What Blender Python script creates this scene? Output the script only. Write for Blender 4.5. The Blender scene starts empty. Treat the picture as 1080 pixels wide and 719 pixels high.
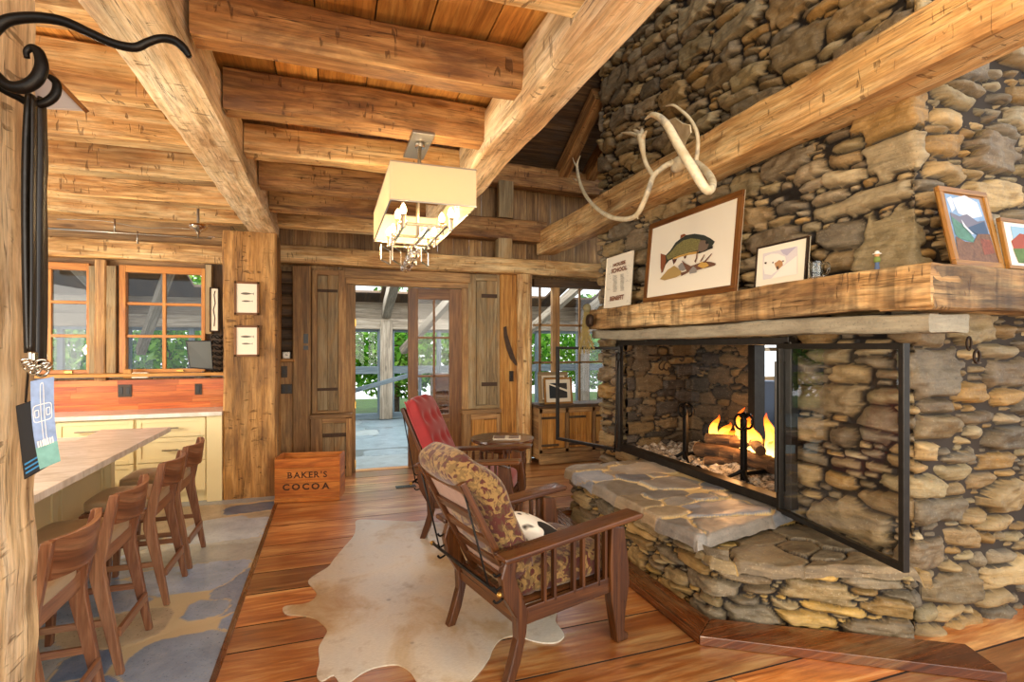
import bpy, bmesh, math, random
import numpy as np
from mathutils import Vector, Matrix, noise as mn
SC = bpy.context.scene
COL = SC.collection
PI = math.pi

# ------------------------------------------------------------------ camera
F_PX = 550.0; EYE = 1.55; YAW = math.atan(190/550)
cam_d = bpy.data.cameras.new('camera'); cam = bpy.data.objects.new('camera', cam_d); COL.objects.link(cam)
cam.location = (0, 0, EYE); cam.rotation_euler = (PI/2, 0, -YAW)
cam_d.sensor_width = 36; cam_d.lens = 36*F_PX/1080
cam_d.shift_y = (365-359.5)/1080
cam_d.clip_start = 0.05; cam_d.clip_end = 200
SC.camera = cam

# ------------------------------------------------------------------ colour management, world, lights
SC.view_settings.view_transform = 'Standard'; SC.view_settings.look = 'None'
SC.view_settings.exposure = 0.12; SC.view_settings.gamma = 1.0
SC.view_settings.use_curve_mapping = False
W = bpy.data.worlds.new('world'); SC.world = W; W.use_nodes = True
bg = W.node_tree.nodes['Background']
bg.inputs[0].default_value = (0.93, 0.97, 1.0, 1); bg.inputs[1].default_value = 1.8

def area(name, loc, target, sx, sy, power, col):
    l = bpy.data.lights.new(name, 'AREA'); l.shape = 'RECTANGLE'; l.size = sx; l.size_y = sy; l.energy = power; l.color = col
    o = bpy.data.objects.new(name, l); COL.objects.link(o); o.location = loc
    o.rotation_euler = (Vector(target)-Vector(loc)).to_track_quat('-Z', 'Y').to_euler()
    return o
def point(name, loc, power, col, r=0.05):
    l = bpy.data.lights.new(name, 'POINT'); l.energy = power; l.color = col; l.shadow_soft_size = r
    o = bpy.data.objects.new(name, l); COL.objects.link(o); o.location = loc; return o
WARM = (1.0, 0.80, 0.55)
# unseen warm fill panel added behind the camera
area('fill_behind', (1.2, -2.6, 1.9), (1.2, 4, 1.5), 5.0, 2.4, 110, (1.0, 0.84, 0.62))
# second fill panel, added out of view on the kitchen side
area('fill_kitchen_side', (-4.6, 2.6, 1.8), (0, 3.2, 1.2), 3.4, 1.6, 120, (1.0, 0.93, 0.82))
# added point fills, set low to brighten the kitchen and joist undersides
point('kitchen_fill_near', (-2.0, 2.2, 1.35), 65, WARM, 0.1)
point('kitchen_fill_far', (-2.9, 4.7, 1.5), 75, WARM, 0.1)
point('fill_low_behind', (0.3, -.5, 1.05), 95, WARM, 0.2)  # added unseen fill, brightens the joists from below
point('fill_hearth', (1.2, 0.9, 3.0), 85, (1.0, .78, .5), 0.15)  # added unseen fill for the chimney side
# daylight falling through the porch roof
area('porch_skylight', (1.2, 9.3, 3.6), (1.2, 9.0, 0), 6.0, 3.4, 800, (0.92, 0.97, 1.0))

area('next_room_window', (6.9, 6.5, 1.8), (5.5, 4.5, .8), 1.4, 1.3, 60, (.95, .97, 1.0))
# ------------------------------------------------------------------ helpers
_t = YAW; _c, _s = math.cos(_t), math.sin(_t)
def at(u, v, X=None, Y=None, Z=None, d=None):
    """point of the room seen at u,v on one of its planes"""
    a = (u-540)/F_PX; r = Vector((a*_c+_s, -a*_s+_c, -(v-365)/F_PX))
    if X is not None: d = X/r.x
    elif Y is not None: d = Y/r.y
    elif Z is not None: d = (Z-EYE)/r.z
    return Vector((0, 0, EYE)) + r*d
def hexc(h, k=1.0):
    h = h.lstrip('#'); o = []
    for i in (0, 2, 4):
        c = int(h[i:i+2], 16)/255
        o.append((c/12.92 if c <= .04045 else ((c+.055)/1.055)**2.4)*k)
    return (*o, 1)

class MB:
    def __init__(s): s.v = []; s.f = []; s.uv = []; s.mi = []
    def add(s, vs, fs, uvs=None, mi=0):
        n = len(s.v); s.v += [tuple(p) for p in vs]
        for i, f in enumerate(fs):
            s.f.append(tuple(k+n for k in f)); s.mi.append(mi)
            s.uv.append(uvs[i] if uvs else [(vs[k][0], vs[k][1]) for k in f])
        return s
    def box(s, c, sz, M=None, mi=0, seed=None, grain=None):
        hx, hy, hz = sz[0]/2, sz[1]/2, sz[2]/2
        co = [(x, y, z) for x in (-hx, hx) for y in (-hy, hy) for z in (-hz, hz)]
        fs = [(0, 1, 3, 2), (4, 6, 7, 5), (0, 4, 5, 1), (2, 3, 7, 6), (0, 2, 6, 4), (1, 5, 7, 3)]
        ax = [(1, 2), (1, 2), (0, 2), (0, 2), (0, 1), (0, 1)]
        g = grain if grain is not None else max(range(3), key=lambda i: sz[i])
        R = random.Random(seed if seed is not None else len(s.v)*7.13+c[0]*31+c[1]*17+c[2]*5)
        ou, ov = R.random()*40, R.random()*40
        uvs = []
        for f, (a, b) in zip(fs, ax):
            if b == g: a, b = b, a
            uvs.append([(co[k][a]+ou, co[k][b]+ov) for k in f])
        C = Vector(c)
        vs = [((M @ Vector(p)) if M else Vector(p))+C for p in co]
        return s.add(vs, fs, uvs, mi)
    def bar(s, p0, p1, w, h, up=(0, 0, 1), mi=0, seed=None):
        p0, p1 = Vector(p0), Vector(p1); d = p1-p0; L = d.length; x = d.normalized()
        y = Vector(up).cross(x)
        if y.length < 1e-4: y = Vector((0, 1, 0)).cross(x)
        y.normalize(); z = x.cross(y)
        M = Matrix((x, y, z)).transposed()
        return s.box((p0+p1)/2, (L, w, h), M, mi, seed, 0)
    def timber(s, p0, p1, w, h, up=(0, 0, 1), rough=.008, seed=0, seg=.13, mi=0, chamf=.012, bow=0.0, caps=True):
        p0, p1 = Vector(p0), Vector(p1); d = p1-p0; L = d.length; x = d.normalized()
        y = Vector(up).cross(x)
        if y.length < 1e-4: y = Vector((0, 1, 0)).cross(x)
        y.normalize(); z = x.cross(y)
        n = max(2, int(L/seg)); k = 3
        prof = []
        a, b, c = w/2, h/2, chamf
        def side(q0, q1, m):
            return [(q0[0]+(q1[0]-q0[0])*i/m, q0[1]+(q1[1]-q0[1])*i/m) for i in range(m)]
        cs = [(-a+c, -b), (a-c, -b), (a, -b+c), (a, b-c), (a-c, b), (-a+c, b), (-a, b-c), (-a, -b+c)]
        for i in range(8): prof += side(cs[i], cs[(i+1) % 8], k if i % 2 == 0 else 1)
        m = len(prof); R = random.Random(seed); ou, ov = R.random()*50, R.random()*50
        per = [0]
        for i in range(m):
            q = prof[(i+1) % m]; per.append(per[-1]+math.hypot(q[0]-prof[i][0], q[1]-prof[i][1]))
        vs = []
        for i in range(n+1):
            t = i/n; off = bow*math.sin(PI*t)
            w1 = mn.noise(Vector((t*L*.9, seed*3.7, 0)))*rough*1.3; w2 = mn.noise(Vector((t*L*.9, seed*3.7, 9)))*rough*1.3
            for (py, pz) in prof:
                nv = mn.noise(Vector((t*L*2.2+seed, py*6, pz*6+seed*1.3)))*rough + mn.noise(Vector((t*L*9+seed, py*22, pz*22)))*rough*.5
                ln = math.hypot(py, pz) or 1
                vs.append(p0+x*(t*L)+y*(py*(1+nv/ln)+w1)+z*(pz*(1+nv/ln)+w2+off))
        fs, uvs = [], []
        for i in range(n):
            for j in range(m):
                j2 = (j+1) % m
                fs.append((i*m+j, i*m+j2, (i+1)*m+j2, (i+1)*m+j))
                u0, u1 = i/n*L+ou, (i+1)/n*L+ou; v0, v1 = per[j]+ov, per[j+1]+ov
                uvs.append([(u0, v0), (u0, v1), (u1, v1), (u1, v0)])
        if caps:
            fs.append(tuple(range(m))[::-1]); uvs.append([(prof[j][0]*.3, prof[j][1]) for j in range(m)][::-1])
            fs.append(tuple(n*m+j for j in range(m))); uvs.append([(prof[j][0]*.3, prof[j][1]) for j in range(m)])
        return s.add(vs, fs, uvs, mi)
    def tube(s, pts, r, n=10, mi=0, closed=False, smooth=3, flat=1.0):
        P = [Vector(p) for p in pts]; rs = list(r) if hasattr(r, '__len__') else [r]*len(P)
        if smooth > 1 and len(P) > 2:
            Q, RR = [], []; m = len(P)
            rng = range(m if closed else m-1)
            for i in rng:
                g = (lambda k: P[k % m]) if closed else (lambda k: P[min(max(k, 0), m-1)])
                a, b, c, d = g(i-1), g(i), g(i+1), g(i+2)
                for k in range(smooth):
                    t = k/smooth
                    Q.append(.5*((2*b)+(c-a)*t+(2*a-5*b+4*c-d)*t*t+(3*b-a-3*c+d)*t**3))
                    RR.append(rs[i]*(1-t)+rs[(i+1) % m]*t)
            if not closed: Q.append(P[-1]); RR.append(rs[-1])
            P, rs = Q, RR
        m = len(P); vs = []; ref = None; L = 0
        ls = []
        for i in range(m):
            a = P[(i-1) % m] if (closed or i > 0) else P[i]; b = P[(i+1) % m] if (closed or i < m-1) else P[i]
            t = (b-a).normalized()
            if ref is None: ref = Vector((0, 0, 1)) if abs(t.z) < .9 else Vector((1, 0, 0))
            y = (ref - t*ref.dot(t))
            if y.length < 1e-5: y = Vector((1, 0, 0)).cross(t)
            y.normalize(); z = t.cross(y); ref = y
            for j in range(n):
                an = 2*PI*j/n; vs.append(P[i]+y*math.cos(an)*rs[i]*flat+z*math.sin(an)*rs[i])
            ls.append(L); L += (P[(i+1) % m]-P[i]).length
        fs, uvs = [], []
        for i in range(m if closed else m-1):
            i2 = (i+1) % m
            for j in range(n):
                j2 = (j+1) % n
                fs.append((i*n+j, i*n+j2, i2*n+j2, i2*n+j)); u0 = ls[i]; u1 = u0+.05
                uvs.append([(u0, j/n*.2), (u0, (j+1)/n*.2), (u1, (j+1)/n*.2), (u1, j/n*.2)])
        if not closed:
            fs.append(tuple(range(n))[::-1]); uvs.append([(0, 0)]*n)
            fs.append(tuple((m-1)*n+j for j in range(n))); uvs.append([(0, 0)]*n)
        return s.add(vs, fs, uvs, mi)
    def lathe(s, prof, c=(0, 0, 0), n=24, mi=0, M=None):
        vs = []; m = len(prof); C = Vector(c)
        for (r, z) in prof:
            for j in range(n):
                a = 2*PI*j/n; p = Vector((r*math.cos(a), r*math.sin(a), z)); vs.append((M @ p if M else p)+C)
        fs, uvs = [], []
        for i in range(m-1):
            for j in range(n):
                j2 = (j+1) % n; fs.append((i*n+j, i*n+j2, (i+1)*n+j2, (i+1)*n+j))
                z0, z1 = prof[i][1], prof[i+1][1]
                uvs.append([(z0, j/n*.3), (z0, (j+1)/n*.3), (z1, (j+1)/n*.3), (z1, j/n*.3)])
        fs.append(tuple(range(n))[::-1]); uvs.append([(vs[j][0], vs[j][1]) for j in range(n)][::-1])
        fs.append(tuple((m-1)*n+j for j in range(n))); uvs.append([(vs[(m-1)*n+j][0], vs[(m-1)*n+j][1]) for j in range(n)])
        return s.add(vs, fs, uvs, mi)
    def prism(s, poly, fn, t0, t1, mi=0, seed=0, grain=0):
        """poly: list of 2D points; fn(a,b,t) -> 3D"""
        n = len(poly); R = random.Random(seed*1.7+.3); ou, ov = R.random()*40, R.random()*40
        vs = [Vector(fn(a, b, t0)) for a, b in poly]+[Vector(fn(a, b, t1)) for a, b in poly]
        q = (lambda a, b: (a+ou, b+ov)) if grain == 0 else (lambda a, b: (b+ou, a+ov))
        fs = [tuple(range(n))[::-1], tuple(range(n, 2*n))]
        uvs = [[q(*p) for p in poly][::-1], [q(*p) for p in poly]]
        for i in range(n):
            j = (i+1) % n; fs.append((i, j, n+j, n+i)); a, b = q(*poly[i]), q(*poly[j]); dt = abs(t1-t0)
            uvs.append([a, b, (b[0]+(0 if grain == 0 else 0), b[1]+dt), (a[0], a[1]+dt)])
        return s.add(vs, fs, uvs, mi)
    def quad(s, ps, mi=0, uv=None):
        return s.add([Vector(p) for p in ps], [tuple(range(len(ps)))], [uv] if uv else None, mi)
    def soft(s, c, sz, M=None, e=4.0, n=14, puff=0.0, mi=0, fn=None):
        """a rounded cushion block"""
        vs = []; C = Vector(c); idx = {}; fs = []
        def sup(p):
            l = (abs(p[0])**e+abs(p[1])**e+abs(p[2])**e)**(1/e); return [q/l for q in p]
        def V(p):
            k = tuple(round(q, 5) for q in p)
            if k not in idx:
                q = sup(p); v = Vector((q[0]*sz[0]/2, q[1]*sz[1]/2, q[2]*sz[2]/2))
                if puff: v.z += puff*(1-abs(q[0])**2)*(1-abs(q[1])**2)*(1 if q[2] > 0 else -1)
                if fn: v = fn(v)
                idx[k] = len(vs); vs.append((M @ v if M else v)+C)
            return idx[k]
        for ax in range(3):
            for sg in (-1, 1):
                for i in range(n):
                    for j in range(n):
                        q = []
                        for (a, b) in ((i, j), (i+1, j), (i+1, j+1), (i, j+1)):
                            p = [0, 0, 0]; p[ax] = sg; p[(ax+1) % 3] = 2*a/n-1; p[(ax+2) % 3] = 2*b/n-1; q.append(V(p))
                        fs.append(tuple(q if sg > 0 else q[::-1]))
        return s.add(vs, fs, [[(vs[k][0]+vs[k][2]*.5, vs[k][1]+vs[k][2]) for k in f] for f in fs], mi)
    def build(s, name, mats, parent=None, smooth=False, bevel=0, loc=None, angle=None):
        me = bpy.data.meshes.new(name)
        me.from_pydata(s.v, [], s.f)
        if not isinstance(mats, (list, tuple)): mats = [mats]
        for m in mats: me.materials.append(m)
        uvl = me.uv_layers.new(name='UVMap')
        flat = [c for f in s.uv for p in f for c in p]
        uvl.data.foreach_set('uv', flat)
        me.polygons.foreach_set('material_index', s.mi)
        me.polygons.foreach_set('use_smooth', [bool(smooth)]*len(s.f))
        bm = bmesh.new(); bm.from_mesh(me); bmesh.ops.recalc_face_normals(bm, faces=bm.faces); bm.to_mesh(me); bm.free()
        if smooth and angle is not None:
            me.set_sharp_from_angle(angle=angle)
        o = bpy.data.objects.new(name, me); COL.objects.link(o)
        if parent: o.parent = parent
        if loc: o.location = loc
        if bevel:
            b = o.modifiers.new('bevel', 'BEVEL'); b.width = bevel; b.segments = 2; b.limit_method = 'ANGLE'; b.angle_limit = .6
        return o

def tag(o, label=None, cat=None, group=None, kind=None):
    if label: o['label'] = label
    if cat: o['category'] = cat
    if group: o['group'] = group
    if kind: o['kind'] = kind
    return o
def struct(o): o['kind'] = 'structure'; return o
def empty(name, loc=(0, 0, 0), rz=0, label=None, cat=None, group=None):
    o = bpy.data.objects.new(name, None); COL.objects.link(o); o.empty_display_size = .1
    o.location = loc; o.rotation_euler = (0, 0, rz); return tag(o, label, cat, group)
KIDS = {}
def kids(o): return [c for c in bpy.data.objects if c.parent == o]
def copy_tree(o, parent=None):
    c = o.copy(); COL.objects.link(c)
    if parent: c.parent = parent
    for ch in kids(o): copy_tree(ch, c)
    return c
def text_faces(txt, size=1.0, bold=0.0):
    cu = bpy.data.curves.new('t', 'FONT'); cu.body = txt; cu.size = size; cu.align_x = 'CENTER'; cu.align_y = 'CENTER'; cu.offset = bold
    cu.resolution_u = 3
    o = bpy.data.objects.new('t', cu); COL.objects.link(o)
    dg = bpy.context.evaluated_depsgraph_get(); me = o.evaluated_get(dg).to_mesh()
    vs = [(v.co.x, v.co.y) for v in me.vertices]; fs = [tuple(p.vertices) for p in me.polygons]
    o.evaluated_get(dg).to_mesh_clear(); bpy.data.objects.remove(o); bpy.data.curves.remove(cu)
    return vs, fs

# ------------------------------------------------------------------ materials
class NT:
    def __init__(s, name):
        s.m = bpy.data.materials.new(name); s.m.use_nodes = True; s.t = s.m.node_tree; s.n = s.t.nodes
        s.b = s.n['Principled BSDF']; s.out = s.n['Material Output']
    def N(s, typ, ins=None, **kw):
        n = s.n.new(typ)
        for k, v in kw.items(): setattr(n, k, v)
        for k, v in (ins or {}).items(): s.set(n, k, v)
        return n
    def set(s, n, k, v):
        i = n.inputs[k]
        if isinstance(v, bpy.types.NodeSocket): s.t.links.new(v, i)
        elif isinstance(v, bpy.types.Node): s.t.links.new(v.outputs[0], i)
        else: i.default_value = v
    def ramp(s, fac, stops, interp='LINEAR'):
        n = s.n.new('ShaderNodeValToRGB'); s.set(n, 0, fac); cr = n.color_ramp; cr.interpolation = interp
        while len(cr.elements) < len(stops): cr.elements.new(.5)
        for e, (p, c) in zip(cr.elements, stops):
            e.position = p; e.color = c if isinstance(c, tuple) and len(c) == 4 else (hexc(c) if isinstance(c, str) else (c, c, c, 1))
        return n
    def mix(s, fac, a, b, typ='MIX'):
        n = s.n.new('ShaderNodeMix'); n.data_type = 'RGBA'; n.blend_type = typ
        for k, v in ((0, fac), (6, a), (7, b)):
            if isinstance(v, (bpy.types.NodeSocket, bpy.types.Node)): s.set(n, k, v)
            else: n.inputs[k].default_value = v if k == 0 else (hexc(v) if isinstance(v, str) else v)
        return n.outputs[2]
    def math(s, op, a, b=0.0, c=None):
        n = s.n.new('ShaderNodeMath'); n.operation = op; s.set(n, 0, a); s.set(n, 1, b)
        if c is not None: s.set(n, 2, c)
        return n.outputs[0]
    def mapped(s, src, sc, loc=(0, 0, 0), rot=(0, 0, 0)):
        n = s.n.new('ShaderNodeMapping'); s.set(n, 0, src); n.inputs[1].default_value = loc; n.inputs[2].default_value = rot; n.inputs[3].default_value = sc
        return n.outputs[0]
    def noise(s, vec, scale=1, detail=4, rough=.55, dist=0):
        return s.N('ShaderNodeTexNoise', {'Vector': vec, 'Scale': scale, 'Detail': detail, 'Roughness': rough, 'Distortion': dist}).outputs[0]
    def bump(s, h, st=.3, d=.01):
        n = s.N('ShaderNodeBump', {'Strength': st, 'Distance': d, 'Height': h}); s.t.links.new(n.outputs[0], s.b.inputs['Normal']); return n
    def P(s, **kw):
        for k, v in kw.items(): s.set(s.b, k.replace('_', ' '), v)
        return s.m

def wood(name, dark, mid, light, rough=.55, bump=.35, cracks=.5, patch=None, patchamt=.5, coat=0.0, vscale=22, rnd=.35, knots=.5, bscale=1.0, spec=.4, gain=1.0, adze=0.0, fine=.5, crough=.12, bands=0.0):
    T = NT(name); uv = T.N('ShaderNodeTexCoord').outputs['UV']; isl = T.N('ShaderNodeNewGeometry').outputs['Random Per Island']
    base = T.noise(T.mapped(uv, (1.3, vscale, 1)), 1, 6, .6, 1.2)
    big = T.noise(T.mapped(uv, (.8, 3.5, 1), (7, 3, 0)), 1, 3, .5)
    f = T.math('ADD', T.math('MULTIPLY', base, .62), T.math('MULTIPLY', big, .38))
    col = T.ramp(f, [(.30, hexc(dark)), (.47, hexc(mid)), (.64, hexc(light))]).outputs[0]
    if patch:
        pf = T.ramp(T.noise(T.mapped(uv, (1.6, 5, 1), (31, 11, 0)), 1, 5, .65, .6), [(.47, 0.0), (.62, 1.0)]).outputs[0]
        col = T.mix(T.math('MULTIPLY', pf, patchamt), col, patch)
    fn = T.noise(T.mapped(uv, (4.5, vscale*4.5, 1), (5, 2, 0)), 1, 5, .7, .3)
    col = T.mix(fine, col, T.ramp(fn, [(.34, .40), (.5, 1.0), (.66, 1.35)]).outputs[0], 'MULTIPLY')
    nick = None
    if bands: col = T.mix(bands, col, T.ramp(T.noise(T.mapped(uv, (7, .9, 1), (41, 3, 0)), 1, 3, .6, .5), [(.36, .28), (.46, .85), (.6, 1.15)]).outputs[0], 'MULTIPLY')
    if adze:
        st_ = T.noise(T.mapped(uv, (.55, 1.6, 1), (3, 17, 0)), 1, 4, .6, .4)
        col = T.mix(adze, col, T.ramp(st_, [(.34, .42), (.46, .88), (.6, 1.15)]).outputs[0], 'MULTIPLY')
        nk = T.noise(T.mapped(uv, (34, 7, 1), (1, 9, 0)), 1, 2, .5, .8); nk = T.ramp(nk, [(.61, 0.0), (.65, 1.0)]).outputs[0]
        nkm = T.ramp(T.noise(T.mapped(uv, (4, 9, 1), (2, 19, 0)), 1, 2), [(.5, 0.0), (.58, 1.0)]).outputs[0]; nick = T.math('MULTIPLY', nk, nkm)
        col = T.mix(T.math('MULTIPLY', nick, .8*adze), col, hexc(dark, .4))
        fac = T.N('ShaderNodeTexVoronoi', {'Vector': T.mapped(uv, (9, 13, 1), (1, 2, 0)), 'Scale': 1.0}).outputs['Distance']
    # knots
    vo = T.N('ShaderNodeTexVoronoi', {'Vector': T.mapped(uv, (2.1, 6.5, 1), (3, 5, 0)), 'Scale': 1.0, 'Randomness': 1.0})
    kn = T.ramp(vo.outputs['Distance'], [(.05, 1.0), (.11, .55), (.17, 0.0)]).outputs[0]
    kn = T.math('MULTIPLY', kn, T.ramp(T.N('ShaderNodeSeparateColor', {0: vo.outputs['Color']}).outputs[0], [(.60, 0.0), (.62, 1.0)]).outputs[0])
    col = T.mix(T.math('MULTIPLY', kn, knots), col, hexc(dark, .45))
    # cracks / checks
    ck = T.noise(T.mapped(uv, (.9, 30, 1), (13, 7, 0)), 1, 3, .6, .35)
    ck = T.ramp(ck, [(.488, 0.0), (.50, 1.0), (.512, 0.0)]).outputs[0]
    ckm = T.ramp(T.noise(T.mapped(uv, (1.2, 6, 1), (23, 1, 0)), 1, 2), [(.5, 0.0), (.6, 1.0)]).outputs[0]
    ck = T.math('MULTIPLY', ck, ckm)
    col = T.mix(T.math('MULTIPLY', ck, cracks), col, hexc(dark, .25))
    hsv = T.N('ShaderNodeHueSaturation', {'Color': col, 'Value': T.math('MULTIPLY', T.math('ADD', T.math('MULTIPLY', isl, rnd), 1-rnd/2), gain)})
    h = T.math('SUBTRACT', T.math('MULTIPLY', base, .6), T.math('MULTIPLY', ck, 1.4))
    rg = T.math('ADD', T.math('MULTIPLY', base, .25), rough-.12)
    h = T.math('ADD', h, T.math('MULTIPLY', fn, .25))
    if adze: h = T.math('SUBTRACT', T.math('ADD', h, T.math('MULTIPLY', fac, .7)), T.math('MULTIPLY', nick, .8))
    T.bump(T.math('SUBTRACT', h, kn), bump, .012*bscale)
    return T.P(Base_Color=hsv.outputs[0], Roughness=rg, Coat_Weight=coat, Coat_Roughness=crough, Specular_IOR_Level=spec)

def hewn(name, dark, mid, light, patch=None, pa=.5, rough=.62, rnd=.2, **k):
    m = wood(name, dark, mid, light, rough=rough, bump=.6, cracks=.85, patch=patch, patchamt=pa, rnd=rnd, vscale=13, bscale=1.3, adze=.8, fine=.6, **k)
    return m

def plain(name, c, rough=.5, metal=0, noise=0, nscale=30, bump=0, spec=.5, **kw):
    T = NT(name); col = hexc(c) if isinstance(c, str) else c
    if noise or bump:
        co = T.N('ShaderNodeTexCoord').outputs['Object']; nz = T.noise(co, nscale, 5, .6)
        col2 = T.mix(T.ramp(nz, [(.3, 0.0), (.7, 1.0)]).outputs[0], tuple(x*(1-noise) for x in col[:3])+(1,), tuple(min(1, x*(1+noise)) for x in col[:3])+(1,))
        T.set(T.b, 'Base Color', col2)
        if bump: T.bump(nz, bump, .004)
    else: T.set(T.b, 'Base Color', col)
    return T.P(Roughness=rough, Metallic=metal, Specular_IOR_Level=spec, **kw)

def emit(name, c, st): 
    T = NT(name); return T.P(Base_Color=hexc(c), Emission_Color=hexc(c), Emission_Strength=st)

def stone(name, cols, rough=.6, nsc=9, sat=1.0, gap='#2a221a', streak=.5, bump=.5, val=1.0):
    T = NT(name); co = T.N('ShaderNodeTexCoord').outputs['Object']
    a = T.N('ShaderNodeAttribute', attribute_name='sid').outputs['Fac']
    b = T.N('ShaderNodeAttribute', attribute_name='sid2').outputs['Fac']
    g = T.N('ShaderNodeAttribute', attribute_name='mort').outputs['Fac']
    n = len(cols); c = T.ramp(a, [(i/n, hexc(x)) for i, x in enumerate(cols)], 'CONSTANT').outputs[0]
    off = T.N('ShaderNodeCombineXYZ', {0: T.math('MULTIPLY', a, 37.0), 1: T.math('MULTIPLY', b, 53.0), 2: a}).outputs[0]
    v = T.N('ShaderNodeVectorMath', {0: co, 1: off}).outputs[0]
    n1 = T.noise(v, nsc*.5, 6, .65, .5); n2 = T.noise(T.mapped(v, (3, 3, 26)), 1.4, 5, .6, .8); n3 = T.noise(v, nsc*8, 4, .7)
    c = T.mix(T.ramp(n1, [(.35, 0.0), (.65, .4)]).outputs[0], c, T.mix(.5, c, hexc(cols[-1])))
    c = T.mix(1.0, c, T.ramp(n1, [(.3, .74), (.5, 1.0), (.7, 1.22)]).outputs[0], 'MULTIPLY')
    c = T.mix(streak, c, T.ramp(n2, [(.34, .45), (.5, .95), (.62, 1.3)]).outputs[0], 'MULTIPLY')
    c = T.mix(T.ramp(n3, [(.58, 0.0), (.7, .5)]).outputs[0], c, hexc('#b9ad95'))
    c = T.mix(T.ramp(n3, [(.3, .5), (.42, 0.0)]).outputs[0], c, hexc('#2d241b'))
    h = T.N('ShaderNodeHueSaturation', {'Color': c, 'Saturation': sat, 'Value': T.math('MULTIPLY', T.math('ADD', T.math('MULTIPLY', b, .5), .74), val)}).outputs[0]
    h = T.mix(g, h, hexc(gap))  # recessed joints take the gap colour, near black between wall stones
    T.bump(T.math('ADD', T.math('MULTIPLY', n2, .8), T.math('MULTIPLY', n3, .5)), bump, .012)
    return T.P(Base_Color=h, Roughness=T.math('ADD', T.math('MULTIPLY', n3, .3), rough-.15), Specular_IOR_Level=.45)

def glassm(name, tint=(1, 1, 1, 1), ior=1.5, boost=1.0):
    T = NT(name); T.n.remove(T.b)
    lw = T.N('ShaderNodeLayerWeight', {'Blend': .5}).outputs['Facing']; f = T.math('MULTIPLY', T.math('ADD', T.math('MULTIPLY', T.math('POWER', lw, 4.0), .9), .045), boost)
    tr = T.N('ShaderNodeBsdfTransparent', {0: tint}); gl = T.N('ShaderNodeBsdfGlossy', {'Color': (1, 1, 1, 1), 'Roughness': .02})
    mx = T.N('ShaderNodeMixShader', {0: f, 1: tr, 2: gl}); T.t.links.new(mx.outputs[0], T.out.inputs[0]); return T.m

M = {}
M['beam'] = hewn('hewn_beam_golden', '#8a5f33', '#c99d62', '#ead09c', '#9a6230', .5)
M['beam_pale'] = hewn('hewn_beam_pale', '#a08058', '#d6b98c', '#f0dfbd', '#a87444', .5)
M['beam_red'] = hewn('hewn_beam_brown', '#5e3a1f', '#9a6b3b', '#c49a62', '#4d3020', .6)
M['beam_dark'] = hewn('hewn_beam_weathered', '#3a2816', '#6a4a2b', '#94703f', '#332a22', .6)
M['post_rough'] = hewn('rough_post_wood', '#96774f', '#d8bd92', '#efdfc2', '#7a5128', .55)
M['mantel'] = hewn('mantel_wood', '#6e4a28', '#b58a55', '#dcba84', '#4a2f1a', .65, bands=.75)
M['ceil'] = wood('ceiling_boards', '#7a4a20', '#b87c3a', '#dba458', rough=.5, cracks=.5, rnd=.7, vscale=14)
M['barn'] = wood('barn_board', '#513720', '#966f44', '#c09a66', rough=.62, cracks=.8, patch='#6f5a42', patchamt=.5, rnd=.6)
M['pillar'] = hewn('pillar_wood', '#6d4720', '#ab7a3e', '#cf9f60', '#5e3e22', .5)
M['barn_gold'] = wood('golden_barn_board', '#75481b', '#b67c35', '#d6a257', rough=.55, cracks=.6, rnd=.4)
M['barn_grey'] = wood('grey_barn_board', '#5a4a35', '#8d7958', '#b3a07c', rough=.65, cracks=.7, patch='#a07a48', patchamt=.6, rnd=.3)
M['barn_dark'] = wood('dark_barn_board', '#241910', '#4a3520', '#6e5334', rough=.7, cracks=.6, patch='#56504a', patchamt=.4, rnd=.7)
M['door_wood'] = wood('door_wood', '#3d230f', '#6f4722', '#91663a', rough=.4, cracks=.2, rnd=.1, knots=.1, bump=.15)
M['sash'] = wood('sash_wood', '#8a4d1b', '#b9752f', '#cf9147', rough=.42, cracks=.15, rnd=.1, knots=.1, bump=.12)
M['floor'] = wood('pine_floor', '#5d2a0e', '#b06a30', '#dcae70', rough=.2, fine=.3, cracks=.35, patch='#8a431c', patchamt=.55, rnd=.9, vscale=14, bump=.08, coat=1.0, crough=.32, knots=.9)
M['curb'] = wood('curb_wood', '#260f05', '#54270d', '#7d451c', rough=.25, cracks=.4, rnd=.4, coat=.4, patch='#8a7350', patchamt=.35, bump=.2)
M['chair'] = wood('chair_oak', '#241107', '#47260f', '#6b3f1b', rough=.3, cracks=.1, rnd=.15, knots=0, bump=.1, coat=.25, vscale=30)
M['walnut'] = wood('walnut', '#48291a', '#76492f', '#9f7454', rough=.36, cracks=.05, rnd=.1, knots=0, bump=.06, coat=.15, vscale=18)
M['backsplash'] = wood('cherry_backsplash', '#8e3c10', '#b9591c', '#d47f38', rough=.35, cracks=0, rnd=.35, knots=0, bump=.05, coat=.2)
M['crate'] = wood('crate_pine', '#8c4414', '#b96a26', '#d28a3e', rough=.5, cracks=.3, rnd=.25, patch='#6d3411', patchamt=.4, bump=.15)
M['frame_wood'] = wood('frame_wood', '#3f230d', '#6d421b', '#8c5b2a', rough=.4, cracks=0, knots=0, bump=.08, rnd=.1)
M['frame_gold'] = wood('frame_gold_wood', '#5f3d16', '#93642a', '#b5863f', rough=.4, cracks=0, knots=0, bump=.08, rnd=.1)
M['table_wood'] = wood('table_wood', '#2b150a', '#4f2b14', '#70431f', rough=.28, cracks=0, knots=0, bump=.05, rnd=.1, coat=.4)
M['porch_wood'] = wood('porch_wood', '#5b5348', '#8f8371', '#b5aa98', rough=.7, cracks=.7, rnd=.4)
M['porch_blue'] = wood('porch_trim', '#47535a', '#62727a', '#7f8d92', rough=.6, cracks=.3, rnd=.3)
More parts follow.
